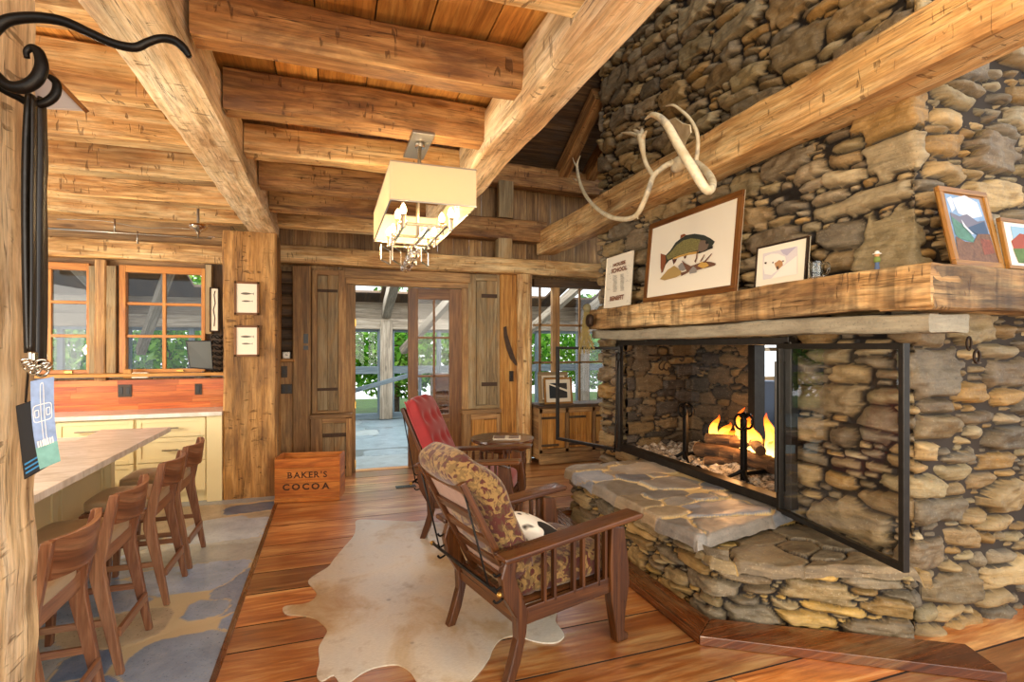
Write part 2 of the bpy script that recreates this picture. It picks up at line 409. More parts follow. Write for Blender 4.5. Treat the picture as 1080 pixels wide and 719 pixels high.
SC1 = ['#8f744c', '#a08355', '#76634a', '#93805a', '#826d4c', '#aa8e60', '#6c5e49', '#8c7a5e', '#9a763f', '#7b6d58', '#a08d6a']
M['stone'] = stone('fieldstone', SC1, gap='#1d150e', rough=.58, val=.95, sat=1.0, bump=.7)
M['stone_hearth'] = stone('ledge_stone', ['#93784f', '#a78b5e', '#70604a', '#b2925a', '#837152', '#665c4c', '#9c8a68'], gap='#1d150e', rough=.55, streak=.65, sat=1.1, val=1.0)
M['stone_soot'] = stone('sooty_stone', ['#5b4c38', '#6d5a3e', '#47403a', '#78623f', '#3a342c'], gap='#0d0a08', rough=.8, val=.8)
M['flag'] = stone('flagstone', ['#87827c', '#9a9084', '#7d7f86', '#978468', '#8a7f70', '#777b82', '#a39684'], gap='#cdb27e', rough=.42, streak=.25, bump=.25)
M['slab'] = stone('stone_slab', ['#a39880', '#8d8674'], gap='#231a12', rough=.6, streak=.35)
M['slate'] = stone('slate_floor', ['#748cb0', '#9fabb8', '#7c93b8', '#b5ad9a', '#6480aa', '#a2a8a8', '#8aa0c0', '#ada08a'], gap='#cdbd9a', rough=.32, streak=.2, bump=.15, val=1.12)
M['slate_out'] = stone('porch_slate', ['#7d8b90', '#8c979a', '#6f7e85', '#97a0a0', '#76858c'], gap='#5d6668', rough=.4, streak=.1, bump=.1)
M['steel'] = plain('dark_steel', '#3d3a36', .38, .85, .15, 20)
M['iron'] = plain('wrought_iron', '#1b1815', .42, .7, .3, 40, .3)
M['iron_brown'] = plain('rusty_iron', '#3a2a1c', .55, .6, .3, 40, .3)
M['rust'] = plain('rusty_hinge', '#4b382a', .75, .2, .3, 60, .3)
M['chrome'] = plain('polished_nickel', '#c9c2b5', .18, 1.0)
M['nickel'] = plain('brushed_nickel', '#a9a294', .3, .9)
M['brass'] = plain('brass', '#b8924a', .3, .9)
M['blackp'] = plain('black_plastic', '#17171a', .4)
M['outlet'] = plain('bronze_outlet', '#33291f', .45, .3)
M['cream'] = plain('cream_paint', '#e8d6a4', .45, 0, .03, 4)
M['white'] = plain('white_paint', '#ece6d8', .5)
M['paper'] = plain('print_paper', '#efe3cb', .7)
M['glass'] = glassm('window_glass', (1, 1, 1, 1), 1.45, .9)
M['glass_door'] = glassm('fire_glass', (.97, .98, .98, 1), 1.5, 1.8)
M['leather'] = plain('black_leather', '#1c1712', .35, 0, .3, 25, .3)
# ------------------------------------------------------------------ stone surfaces (real relief, stone by stone)
def vnoise(x, y, seed):
    r = np.random.RandomState(seed); g = r.rand(256, 256).astype(np.float32)
    xi = np.floor(x).astype(int); yi = np.floor(y).astype(int); fx = x-xi; fy = y-yi
    fx = fx*fx*(3-2*fx); fy = fy*fy*(3-2*fy)
    a = g[yi % 256, xi % 256]; b = g[yi % 256, (xi+1) % 256]; c = g[(yi+1) % 256, xi % 256]; d = g[(yi+1) % 256, (xi+1) % 256]
    return (a*(1-fx)+b*fx)*(1-fy)+(c*(1-fx)+d*fx)*fy*1.0-.5
def fbm(x, y, seed, o=4):
    s = 0; k = 1.0
    for i in range(o): s = s+vnoise(x*2**i+i*17.3, y*2**i+i*9.1, seed+i)*k; k *= .5
    return s
def seeds(L, z0, z1, classes, seed, gapk=1.0, pre=()):
    """throw stones of falling size: classes = [(a, b, tries)]"""
    R = random.Random(seed); out = []; cell = {}
    amax = max(c[0] for c in classes)*1.3
    for q in pre: out.append(q); cell.setdefault((int(q[0]//amax), int(q[1]//amax)), []).append(q)
    for (a0, b0, tries) in classes:
        for _ in range(tries):
            a = a0*R.uniform(.75, 1.3); b = b0*R.uniform(.75, 1.3); x = R.uniform(0, L); z = R.uniform(z0, z1); ok = True
            cx, cz = int(x//amax), int(z//amax)
            for i in (-2, -1, 0, 1, 2):
                for j in (-2, -1, 0, 1, 2):
                    for (x2, z2, a2, b2, t2) in cell.get((cx+i, cz+j), ()):
                        dx = (x-x2)/((a+a2)*.93*gapk); dz = (z-z2)/((b+b2)*.93*gapk)
                        if (dx*dx)**2+(dz*dz)**2 < 1: ok = False; break
                    if not ok: break
                if not ok: break
            if ok:
                q = (x, z, a, b, R.gauss(0, .09)); out.append(q); cell.setdefault((cx, cz), []).append(q)
    return np.array(out, dtype=np.float32)
def stone_field(S, Z, sd, seed, joint=.30, depth=.05, flatness=2.2, wob=.02, mthr=.12, tilt=1.0, fa=.26):
    """height, ids for arrays S,Z"""
    sh = S.shape; s = S.ravel().astype(np.float32); z = Z.ravel().astype(np.float32)
    sw = s+fbm(s*9, z*9, seed+1, 3)*wob; zw = z+fbm(s*9+50, z*9+20, seed+2, 3)*wob*.8
    r = np.random.RandomState(seed); n = len(sd)
    ids = r.rand(n); ids2 = r.rand(n); tx = r.randn(n)*.10; tz = r.randn(n)*.16; pr = r.rand(n)
    F1 = np.full(len(s), 9e9, np.float32); F2 = F1.copy(); I = np.zeros(len(s), int)
    order = np.argsort(zw); zs = zw[order]; bmax = sd[:, 2].max()*2.2
    for k in range(n):
        x0, z0, a, b, t = sd[k]; R = max(a, b)*2.3
        i0, i1 = np.searchsorted(zs, z0-R), np.searchsorted(zs, z0+R); ix = order[i0:i1]
        ix = ix[np.abs(sw[ix]-x0) < R]
        if not len(ix): continue
        c_, s_ = math.cos(t), math.sin(t); dx = sw[ix]-x0; dz = zw[ix]-z0
        p = (dx*c_+dz*s_)/a; q = (-dx*s_+dz*c_)/b; d = np.sqrt(np.sqrt((p*p)**2+(q*q)**2))
        f1 = F1[ix]; new = d < f1
        F2[ix] = np.where(new, f1, np.minimum(F2[ix], d)); F1[ix] = np.where(new, d, f1); I[ix] = np.where(new, k, I[ix])
    g = np.clip((np.minimum(F2, 3)-F1), 0, 2)
    bb = np.minimum(sd[I, 2], sd[I, 3]); gm = g*bb       # about metres from the joint
    w = joint*.09
    t = np.clip((gm-w*.12)/w, 0, 1); prof = 1-(1-t)**flatness
    lim = np.clip((1.5-F1)/.3, 0, 1); prof = prof*lim
    dx = s-sd[I, 0]; dz = z-sd[I, 1]
    fn = fbm(s*14+I*3.1, z*22+I*7.7, seed+5, 4)
    h = prof*(depth*(.62+.38*pr[I]) + np.clip(dx*tx[I]+dz*tz[I], -.02, .02)*tilt + fn*depth*fa)
    mort = (prof < mthr).astype(np.float32)
    return h.reshape(sh), ids[I].reshape(sh), ids2[I].reshape(sh), mort.reshape(sh)
def grid_mesh(name, P, mat, attrs, keep=None, parent=None):
    ny, nx = P.shape[:2]
    idx = np.arange(ny*nx).reshape(ny, nx)
    q = np.stack([idx[:-1, :-1], idx[:-1, 1:], idx[1:, 1:], idx[1:, :-1]], -1)
    if keep is not None:
        k = keep[:-1, :-1] & keep[:-1, 1:] & keep[1:, 1:] & keep[1:, :-1]; q = q[k]
    q = q.reshape(-1, 4)
    used = np.unique(q); mp = np.full(ny*nx, -1); mp[used] = np.arange(len(used)); q = mp[q]
    co = P.reshape(-1, 3)[used].astype(np.float32)
    me = bpy.data.meshes.new(name); me.vertices.add(len(co)); me.vertices.foreach_set('co', co.ravel())
    me.loops.add(q.size); me.loops.foreach_set('vertex_index', q.ravel().astype(np.int32))
    me.polygons.add(len(q)); me.polygons.foreach_set('loop_start', (np.arange(len(q))*4).astype(np.int32))
    me.polygons.foreach_set('loop_total', np.full(len(q), 4, np.int32)); me.polygons.foreach_set('use_smooth', np.ones(len(q), bool))
    for nme, A in attrs.items():
        a = me.attributes.new(nme, 'FLOAT', 'POINT'); a.data.foreach_set('value', A.ravel()[used].astype(np.float32))
    me.materials.append(mat); me.update(); me.validate()
    o = bpy.data.objects.new(name, me); COL.objects.link(o)
    if parent: o.parent = parent
    return o
def stone_wall(name, path, z0, z1, res, classes, seed, mat, cut=None, depth=.05, round_=.05, joint=.3, wob=.02, batter=None, zres=None, flatness=2.2, parent=None, pre=()):
    """outward side = right of the direction of travel"""
    pts = [np.array(p, float) for p in path]; seg = [np.linalg.norm(b-a) for a, b in zip(pts, pts[1:])]; L = sum(seg)
    ns = int(L/res)+1; S = np.linspace(0, L, ns); cum = np.concatenate([[0], np.cumsum(seg)])
    def pos(s): return np.stack([np.interp(s, cum, [p[k] for p in pts]) for k in (0, 1)], -1)
    k = 9; offs = np.linspace(-round_, round_, k); PP = sum(pos(np.clip(S+o, 0, L)) for o in offs)/k
    T = pos(np.clip(S+round_*1.2, 0, L))-pos(np.clip(S-round_*1.2, 0, L)); T /= np.linalg.norm(T, axis=1)[:, None]+1e-9
    Nn = np.stack([T[:, 1], -T[:, 0]], -1)
    nz = int((z1-z0)/(zres or res))+1; Zs = np.linspace(z0, z1, nz); SS, ZZ = np.meshgrid(S, Zs)
    sd = seeds(L, z0, z1, classes, seed, pre=pre); H, a, b, m = stone_field(SS, ZZ, sd, seed, depth=depth, joint=joint, wob=wob, flatness=flatness, fa=.27)
    H = H-depth*.75
    if batter is not None: H = H+batter(SS, ZZ)
    P = np.zeros((nz, ns, 3)); P[..., 0] = PP[None, :, 0]+Nn[None, :, 0]*H; P[..., 1] = PP[None, :, 1]+Nn[None, :, 1]*H; P[..., 2] = ZZ
    keep = None
    if cut is not None: keep = ~cut(P[..., 0]*0+PP[None, :, 0], PP[None, :, 1]+P[..., 0]*0, ZZ)
    return grid_mesh(name, P, mat, {'sid': a, 'sid2': b, 'mort': m}, keep, parent)

# ------------------------------------------------------------------ the room
XF = 2.907; YC = 1.896            # front face and near corner of the fireplace masonry
XM, YM = 2.67, 1.665              # mantel front and mantel end
YW = 6.73                         # wall with the porch door
YK = 6.36                         # kitchen window wall
OY0, OY1, OZ0, OZ1 = 2.67, 4.77, .47, 1.56   # fire opening

# floor: wide pine boards, one mesh
mb = MB(); ys = [-3.2]
R = random.Random(4)
marks = [2.28, 2.62, 2.95, 3.21, 3.61, 3.93, 4.22, 4.44, 4.92, 5.42, 5.75, 6.05, 6.4, 6.74]
while ys[-1] < 1.95: ys.append(ys[-1]+R.uniform(.24, .36))
ys[-1] = 1.98
ys += marks
for i in range(len(ys)-1):
    y0, y1 = ys[i]+.006, ys[i+1]-.006; x = -.515; k = 0
    while x < 6.4:
        L = R.uniform(2.2, 4.2); x1 = min(x+L, 6.5)
        mb.box(((x+x1)/2, (y0+y1)/2, -.012+R.uniform(-.0012, 0.0)), (x1-x-.004, y1-y0, .024), seed=i*13+k, grain=0); x = x1; k += 1
fl = struct(mb.build('floor', M['floor']))
mb = MB()
for y in ys: mb.box((3.0, y, -.008), (7.0, .013, .013))
struct(mb.build('floor_seams', plain('seam_shade', '#1a0d06', .9)))  # dark strips stand in for the shade inside the open board gaps
mb = MB().box((1.0, 1.8, -.06), (15, 13, .06)); struct(mb.build('floor_base', plain('floor_gap', '#1d120a', .9)))
def flat_stones(name, x0, x1, y0, y1, z, res, a, b, seed, mat, dep=.006, joint=.12, wob=.03):
    X, Y = np.meshgrid(np.arange(x0, x1+res/2, res), np.arange(y0, y1+res/2, res))
    sd = seeds(x1-x0+1, y0-.5, y1+.5, [(a, b, 900), (a*.6, b*.6, 700), (a*.35, b*.35, 500)], seed)
    sd[:, 0] += x0-.5
    H, i1, i2, m = stone_field(X, Y, sd, seed, joint=joint, depth=dep, flatness=3, wob=wob, mthr=.8, tilt=.03)
    P = np.stack([X, Y, z-dep+np.minimum(H, dep)], -1)
    return struct(grid_mesh(name, P, mat, {'sid': i1, 'sid2': i2, 'mort': m}))
flat_stones('floor_slate', -3.6, -.525, 1.6, 6.4, 0.0, .012, .36, .25, 5, M['slate'], joint=.13)
flat_stones('floor_porch', -5.6, 7.4, 6.78, 12.6, -.02, .03, .55, .42, 8, M['slate_out'], joint=.3)
mb = MB().bar((-.52, -1, -.001), (-.52, 5.62, -.001), .03, .012); struct(mb.build('trim_1', M['curb']))
mb = MB().box((1.02, 6.77, -.004), (1.7, .12, .02)); struct(mb.build('trim_2', M['barn_gold'], bevel=.003))

# ceiling boards (run along the room), joists, big beams
R = random.Random(8); mb = MB(); x = -4.6
while x < 1.05:
    w = R.uniform(.2, .32); y = -.6
    while y < 7:
        L = R.uniform(2.4, 3.6); mb.box((x+w/2, y+L/2, 3.03+R.uniform(0, .006)), (w-.006, L-.004, .03), seed=int(x*100+y*7), grain=1); y += L
    x += w
struct(mb.build('ceiling', M['ceil'], bevel=.003))
struct(MB().box((-1.8, 3.0, 3.10), (5.8, 8.4, .06)).build('ceiling_deck', M['barn_dark']))
A_X, B_X = -.665, .965
def timber_obj(name, p0, p1, w, h, mat, label, seed, cat='beam', group=None, rough=.009, bow=0.0, kind=None, chamf=.012, up=(0, 0, 1), seg=.13):
    m = MB().timber(p0, p1, w, h, rough=rough, seed=seed, bow=bow, chamf=chamf, up=up, seg=seg); o = m.build(name, mat, smooth=True, angle=.7)
    if kind: o['kind'] = kind
    else: tag(o, label, cat, group)
    return o
timber_obj('ceiling_beam', (A_X-.02, -.6, 2.84), (A_X, 6.0, 2.85), .27, .26, M['beam_pale'], 'wide pale hewn beam running from above the kitchen side to the pillar with two framed prints', 11, rough=.012)
timber_obj('ceiling_beam', (B_X, -.6, 2.85), (B_X, 6.78, 2.84), .20, .27, M['beam_pale'], 'hewn beam to the right of the rectangular chandelier, parallel to the pillar beam', 12, rough=.012)
JY = [(1.74, .145), (2.42, .14), (3.09, .14), (3.77, .15), (4.48, .15), (5.18, .15), (5.95, .16)]
ORD = ['nearest', 'second', 'third', 'fourth', 'fifth', 'sixth', 'farthest']
JZ = 2.885
for i, (y, w) in enumerate([(-.3, .14), (.36, .14), (1.06, .14)]+JY):
    n = i-3
    hh = .19+.012*((i*7) % 3)
    if n >= 0: lab = '%s brown joist between the two big beams, counting away from the camera' % ORD[n]
    else: lab = None
    if lab: timber_obj('ceiling_joist', (-.53, y, JZ), (B_X-.09, y, JZ), w, hh, M['beam_red'] if i % 3 else M['beam'], lab, 20+i, 'joist', 'joists between the two big beams')
    if n >= 0: timber_obj('ceiling_joist', (-4.4, y+.03, JZ), (-.8, y, JZ), w+.02, hh+.01, M['beam'], '%s golden joist over the kitchen, counting away from the camera' % ORD[n], 40+i, 'joist', 'joists over the kitchen')
timber_obj('ceiling_joist', (.2, 1.1, JZ), (B_X-.09, 1.1, JZ), .14, .19, M['beam_red'], 'reddish joist end at the top edge beside the chandelier-side beam', 37, 'joist')

# long beam in front of the chimney
timber_obj('chimney_beam', (2.83, -.4, 3.06), (2.80, 6.66, 2.96), .27, .30, M['beam'], 'long golden hewn beam crossing the stone chimney above the framed trout', 61, rough=.014, bow=.02)

# far wall: frame timbers
def far(u0, v0, u1, v1, Y): 
    a, b = at(u0, v0, Y=Y), at(u1, v1, Y=Y); return a, b
Z3a, Z3b = 2.72, 2.50
timber_obj('wall_beam', (-.62, 6.60, 2.61), (3.75, 6.60, 2.61), .2, .20, M['beam'], 'horizontal beam running over the porch door and the right window', 70, 'beam')
timber_obj('wall_beam', (1.0, 6.62, 3.10), (2.75, 6.62, 3.10), .2, .28, M['beam_red'], 'brown tie beam right of the chandelier meeting the chimney beam', 71, 'beam')
timber_obj('wall_beam', (.9, 6.62, 3.84), (4.6, 6.62, 3.80), .2, .28, M['beam_red'], 'upper plate beam high in the corner under the two slanting rafters', 72, 'beam')
timber_obj('wall_stud', (2.16, 6.58, 2.71), (2.16, 6.58, 2.97), .20, .14, M['barn_grey'], 'short stub of timber between door beam and brown tie beam', 73, 'post', up=(0, 1, 0))
timber_obj('wall_stud', (2.16, 6.56, 3.24), (2.16, 6.56, 3.72), .20, .14, M['barn_grey'], 'pale short stud standing on the brown tie beam', 74, 'post', up=(0, 1, 0))
for i, x in enumerate((3.0, 3.42)):
    timber_obj('rafter', (x, 6.6, 3.93), (x, 5.50, 4.535), .15, .2, M['beam_red'], ['left of the two slanting rafters left of the chimney stones', 'right of the two slanting rafters, close against the chimney stones'][i], 75+i, 'rafter')
# board walls behind the frame
def boards(name, x0, x1, z0, z1, y, mat, seed, wmin=.14, wmax=.24, th=.02, horiz=False, axis='x'):
    R = random.Random(seed); mb = MB()
    if not horiz:
        x = x0
        while x < x1-.01:
            w = min(R.uniform(wmin, wmax), x1-x)
            if x1-(x+w) < .05: w = x1-x
            c, s = ((x+w/2, y+R.uniform(0, .006), (z0+z1)/2), (w-.004, th, z1-z0)) if axis == 'x' else ((y+R.uniform(0, .006), x+w/2, (z0+z1)/2), (th, w-.004, z1-z0))
            mb.box(c, s, seed=seed*91+int(x*50), grain=2); x += w
    else:
        z = z0
        while z < z1-.01:
            w = min(R.uniform(wmin, wmax), z1-z)
            if z1-(z+w) < .05: w = z1-z
            c, s = (((x0+x1)/2, y+R.uniform(0, .006), z+w/2), (x1-x0, th, w-.004)) if axis == 'x' else ((y, (x0+x1)/2, z+w/2), (th, x1-x0, w-.004))
            mb.box(c, s, seed=seed*91+int(z*50), grain=0 if axis == 'x' else 1); z += w
    return struct(mb.build(name, mat, bevel=.002))
boards('wall_far_upper', -.6, 7.9, 2.46, 4.6, 6.80, M['barn'], 3)
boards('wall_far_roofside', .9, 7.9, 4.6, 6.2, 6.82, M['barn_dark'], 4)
# wood between the windows and doors of the far wall (door opening, right window left open)
DX0, DX1 = .285, 1.66
WX0, WX1 = 2.66, 3.74
boards('wall_far_left', -.62, .20, 0, 2.5, 6.79, M['barn'], 5)
boards('wall_far_mid', 1.72, 2.64, 0, 2.5, 6.79, M['barn'], 6)
boards('wall_far_below_window', 2.6, 6.0, 0, .76, 6.80, M['barn'], 7)
boards('wall_far_right', 3.76, 6.15, .7, 2.5, 6.80, M['barn'], 9)
# sloping roof above the open right-hand part
mb = MB(); R = random.Random(9); n = 9; y0, z0, y1, z1 = 6.9, 4.02, -1.0, 8.35
for i in range(24):
    a, b = i/24, (i+1)/24; ya, za = y0+(y1-y0)*a, z0+(z1-z0)*a; yb, zb = y0+(y1-y0)*b-.004, z0+(z1-z0)*b
    mb.bar((.6, (ya+yb)/2, (za+zb)/2), (7.2, (ya+yb)/2, (za+zb)/2), math.hypot(yb-ya, zb-za)-.006, .03, up=(0, .48, .88), seed=i)
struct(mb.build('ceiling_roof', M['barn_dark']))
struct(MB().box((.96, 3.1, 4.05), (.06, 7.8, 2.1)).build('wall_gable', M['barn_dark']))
# wall right of the window wall, behind the chimney (kept low, lets the see-through hearth look on)
# kitchen window wall
struct(boards('wall_kitchen_top', -4.6, -1.05, 2.34, 3.0, 6.42, M['barn'], 12, horiz=True))
timber_obj('wall_beam', (-4.6, 6.34, 2.53), (-1.06, 6.34, 2.53), .14, .19, M['beam'], 'golden header beam over the kitchen windows', 77, 'beam')
boards('wall_kitchen_low', -4.6, -1.08, 0, 1.22, 6.42, M['barn'], 13)
mb = MB()
# big pillar carrying the beam
timber_obj('pillar', (-.79, 6.14, -.02), (-.79, 6.14, 2.72), .50, .46, M['pillar'], 'massive hewn wooden pillar with two framed fish prints', 80, 'post', up=(0, 1, 0), rough=.012, chamf=.02, seg=.1)
# near post at the left edge
timber_obj('foreground_post', (-1.06, 1.66, -.02), (-1.06, 1.66, 2.71), .50, .5, M['post_rough'], 'rough hewn post at the left edge of the photo', 81, 'post', up=(0, 1, 0), rough=.014, chamf=.025, seg=.06)
# ------------------------------------------------------------------ chimney masonry
def open_cut(x, y, z): return (np.abs(x-XF) < .03) & (y > OY0+.01) & (y < OY1-.01) & (z > OZ0-.02) & (z < OZ1+.01)
CLS = [(.20, .09, 50), (.16, .058, 350), (.12, .040, 1500), (.08, .027, 4000), (.048, .018, 7000)]
chim = stone_wall('chimney', [(3.95, 5.39), (XF, 5.39), (XF, YC), (4.5, YC)], -.02, 5.6, .0115, CLS, 31, M['stone'], cut=open_cut, depth=.085, round_=.045, joint=.6, wob=.010, flatness=2.6,
                  pre=[(4.40, 2.11, .19, .165, .1), (4.46, 2.60, .18, .10, .05), (4.44, 2.86, .22, .13, -.1), (4.2, 2.40, .24, .05, .05), (3.55, 2.30, .20, .08, .0)])
struct(chim); chim.name = 'wall_chimney'
# the masonry's hidden core around the fire box, so no light leaks
mb = MB()
mb.box((3.5, 5.06, 1.5), (.95, .5, 3.0)); mb.box((3.5, 2.25, 1.5), (.95, .6, 3.0)); mb.box((3.46, 3.6, 3.75), (.86, 3.3, 4.2)); mb.box((3.46, 3.7, .2), (.9, 2.4, .46))
struct(mb.build('wall_chimney_core', plain('core_masonry', '#3a3027', .9)))
SOOT = [(.15, .06, 60), (.11, .045, 300), (.07, .03, 800), (.04, .018, 1500)]
struct(stone_wall('wall_firebox', [(2.90, OY1-.03), (3.72, OY1-.03), (3.72, 3.88)], .45, 1.64, .012, SOOT, 36, M['stone_soot'], depth=.05, round_=.02))
struct(stone_wall('wall_firebox_near', [(3.72, OY0+.03), (2.90, OY0+.03)], .45, 1.64, .016, SOOT, 37, M['stone_soot'], depth=.05, round_=.02))
mb = MB().box((3.4, 3.72, 1.66), (.9, 2.1, .08)); struct(mb.build('wall_firebox_hood', plain('soot', '#14110e', .95)))

# hearth bench
HZ = .47; HS = .385
ledge = [(.15, .055, 40), (.14, .03, 500), (.09, .022, 1500), (.06, .014, 3000), (.03, .01, 4000)]
he = stone_wall('hearth', [(XF+.05, 4.33), (2.03, 4.31), (1.99, 2.40), (2.86, 1.86)], -.02, HZ-.045, .009, ledge, 52, M['stone_hearth'], depth=.065, round_=.07, joint=.34, wob=.012, zres=.006,
                cut=lambda x, y, z: (y < 2.34) & (z > HS-.03))
struct(he); he.name = 'trim_hearth_side'
def yl(x): return 2.43+(x-1.97)*.24
def yd(x): return 2.36-(x-1.97)*.56
def top_mesh(name, xs, ylo, yhi, z, drop, seed, dep, extra=None, mat=None, jt=.42, sz=1.0):
    nx = len(xs); ny = 260; P = np.zeros((ny, nx, 3)); T = np.linspace(0, 1, ny)
    T = np.concatenate([[0, .0015, .004, .008], np.linspace(.012, .988, ny-8), [.992, .996, .9985, 1]])
    X = np.tile(xs, (ny, 1)); Yl = ylo(X); Yh = yhi(X); Y = Yl+(Yh-Yl)*T[:, None]
    sd = seeds(1.6, 1.4, 4.8, [(.24*sz, .19*sz, 200), (.15*sz, .12*sz, 400), (.08, .06, 300)], seed); sd[:, 0] += 1.7
    H, a, b, m = stone_field(X, Y, sd, seed, joint=jt, depth=dep, flatness=3.2, wob=.035, mthr=.55, tilt=.45)
    e = np.minimum(np.minimum(X-xs[0], Y-Yl), 9) if extra is None else extra(X, Y, Yl, Yh)
    k = np.clip(1-e/.035, 0, 1)**2.2
    wav = fbm(X*5, Y*5, seed+9, 3)
    P[..., 0] = X+wav*.03*(e < .25)*np.clip(1-e/.25, 0, 1); P[..., 1] = Y+wav*.03*np.clip(1-e/.2, 0, 1); P[..., 2] = z-dep+H+wav*.012-k*drop
    m = m*(e > .05)
    return struct(grid_mesh(name, P, mat or M['flag'], {'sid': a, 'sid2': b, 'mort': m}))
xs = np.concatenate([[1.935, 1.936, 1.94, 1.945, 1.952, 1.96], np.linspace(1.97, XF+.06, 110)])
top_mesh('trim_hearth_top', xs, yl, lambda x: 4.355-np.clip(2.12-x, 0, 1)**2*4.5+x*0, HZ, .075, 61, .014,
         lambda X, Y, Yl, Yh: np.minimum(np.minimum(X-1.935, Y-Yl+.002), Yh-Y+.002))
xs = np.linspace(1.97, XF+.02, 110)
top_mesh('trim_hearth_step', xs, yd, lambda x: yl(x)+.06, HS, .06, 67, .03, lambda X, Y, Yl, Yh: np.minimum(X-1.965, Y-Yl), M['stone_hearth'], .3, 1.15)
# wooden curb round the hearth foot
mb = MB(); cz = .012
mb.prism([(1.97, 4.36), (1.83, 4.44), (1.80, 2.24), (1.97, 2.36)], lambda a, b, t: (a, b, t), 0, .05, seed=3, grain=1); mb.prism([(1.80, 2.236), (1.975, 2.36), (3.02, 1.74), (2.93, 1.52)], lambda a, b, t: (a, b, t), 0, .05, seed=4); mb.bar((1.885, 4.40, cz), (2.9, 4.40, cz), .10, .06, seed=6)
struct(mb.build('trim_curb', M['curb'], bevel=.004))

# stone slab and mantel timber
def slab(p0, p1, w, h, seed): return MB().timber(p0, p1, w, h, rough=.016, seed=seed, seg=.05, chamf=.01)
o = slab((2.86, 5.16, 1.675), (2.86, 1.71, 1.672), .30, .095, 5).build('mantel_slab', M['slab'], smooth=True, angle=.8)
for nme in ('sid', 'sid2', 'mort'): a = o.data.attributes.new(nme, 'FLOAT', 'POINT'); a.data.foreach_set('value', [.3 if nme != 'mort' else 0.0]*len(o.data.vertices))
tag(o, 'long pale stone slab under the timber mantel', 'stone slab')
mt = empty('mantelpiece', (2.8, 3.4, 1.73), 0, 'thick hewn timber mantel shelf wrapping the chimney corner', 'mantel')
def child(mbx, name, mat, par, label=None, **k):
    o = mbx.build(name, mat, par, **k); o.matrix_parent_inverse = Matrix.Identity(4)
    # parts are modelled in room space: bring them into the parent's space
    inv = (Matrix.Translation(par.location) @ par.rotation_euler.to_matrix().to_4x4()).inverted()
    o.data.transform(inv)
    if label: o['label'] = label
    return o
def childw(o, par): # existing object modelled in world space
    o.parent = par; o.data.transform((Matrix.Translation(par.location) @ par.rotation_euler.to_matrix().to_4x4()).inverted()); return o
child(MB().timber((2.80, 5.13, 1.838), (2.80, 1.672, 1.838), .27, .212, rough=.011, seed=91, seg=.06, chamf=.01), 'front_timber', M['mantel'], mt, smooth=True, angle=.7)
child(MB().timber((2.672, 1.80, 1.838), (4.5, 1.80, 1.838), .262, .212, rough=.011, seed=95, seg=.06, chamf=.01), 'return_timber', M['mantel'], mt, smooth=True, angle=.7)

# steel surround with two glass doors folded outwards
fs = empty('fireplace_doors', (2.86, 3.72, OZ0), 0, 'black steel fireplace surround with two glass doors swung open', 'fireplace doors')
mb = MB(); xx = 2.848
mb.box((xx, 3.72, 1.585), (.06, 2.18, .05)); mb.box((xx, OY1+.03, 1.03), (.06, .06, 1.1)); mb.box((xx, OY0-.03, 1.03), (.06, .06, 1.1)); mb.box((xx+.02, 3.72, .50), (.1, 2.16, .065))
child(mb, 'surround', M['steel'], fs, bevel=.003)
def fdoor(hx, hy, ex, ey, z0, z1, names):
    h, e = Vector((hx, hy, 0)), Vector((ex, ey, 0)); d = (e-h).normalized(); nrm = Vector((d.y, -d.x, 0)); w = .032
    mb = MB()
    for (p, q) in (((h, z0), (e, z0)), ((h, z1), (e, z1))):
        mb.bar(p[0]+Vector((0, 0, p[1])), q[0]+Vector((0, 0, q[1])), .035, w)
    for p in (h, e): mb.bar(p+Vector((0, 0, z0-w/2)), p+Vector((0, 0, z1+w/2)), .035, w, up=d)
    f = child(mb, 'door', M['steel'], fs, bevel=.003)
    g = MB(); c = (h+e)/2; ang = math.atan2(d.y, d.x)
    hh_ = d*((e-h).length-w)/2
    g.quad([c-hh_+Vector((0, 0, z0+w/2)), c+hh_+Vector((0, 0, z0+w/2)), c+hh_+Vector((0, 0, z1-w/2)), c-hh_+Vector((0, 0, z1-w/2))])
    gl = g.build('glass_pane', M['glass_door'], f); gl.data.transform(Matrix.Translation(fs.location).inverted())
    k = MB().tube([h+d*.0+nrm*.03+Vector((0, 0, z0+.12)), h+nrm*.03+Vector((0, 0, z1-.1))], .009, 8); kk = k.build('hinge_rod', M['steel'], f); kk.data.transform(Matrix.Translation(fs.location).inverted())
fdoor(2.83, 4.76, 2.50, 5.60, .47, 1.53, 0)
fdoor(2.80, 2.68, 2.63, 1.775, .47, 1.55, 0)

# see-through back of the fire box
bk = empty('rear_fire_doors', (3.74, 3.3, .5), 0, 'steel framed opening at the back of the fire box', 'fireplace frame')
mb = MB(); mb.box((3.74, 3.3, 1.6), (.1, 1.2, .08)); mb.box((3.74, 3.86, 1.03), (.1, .08, 1.1)); mb.box((3.74, 2.72, 1.03), (.1, .08, 1.1)); mb.box((3.74, 3.3, .49), (.1, 1.2, .05)); mb.box((3.80, 3.86, 1.05), (.05, .05, 1.2))
child(mb, 'frame', M['steel'], bk)
# ashes
X, Y = np.meshgrid(np.linspace(2.95, 3.78, 90), np.linspace(OY0, OY1, 200))
Hh = .50+np.abs(fbm(X*9, Y*9, 3, 5))*.09+np.exp(-((X-3.42)**2/.05+(Y-3.55)**2/.18))*.05
P = np.stack([X, Y, Hh-.012], -1); T = NT('ash'); co = T.N('ShaderNodeTexCoord').outputs['Object']
T.set(T.b, 'Base Color', T.ramp(T.noise(co, 22, 6, .7), [(.35, '#3c3129'), (.47, '#8f8272'), (.6, '#c9beae'), (.75, '#e6ddd0')]).outputs[0]); T.P(Roughness=.95)
o = grid_mesh('ash_bed', P, T.m, {}); tag(o, 'pale ash and cinders covering the fire box floor', 'ash', kind='stuff')

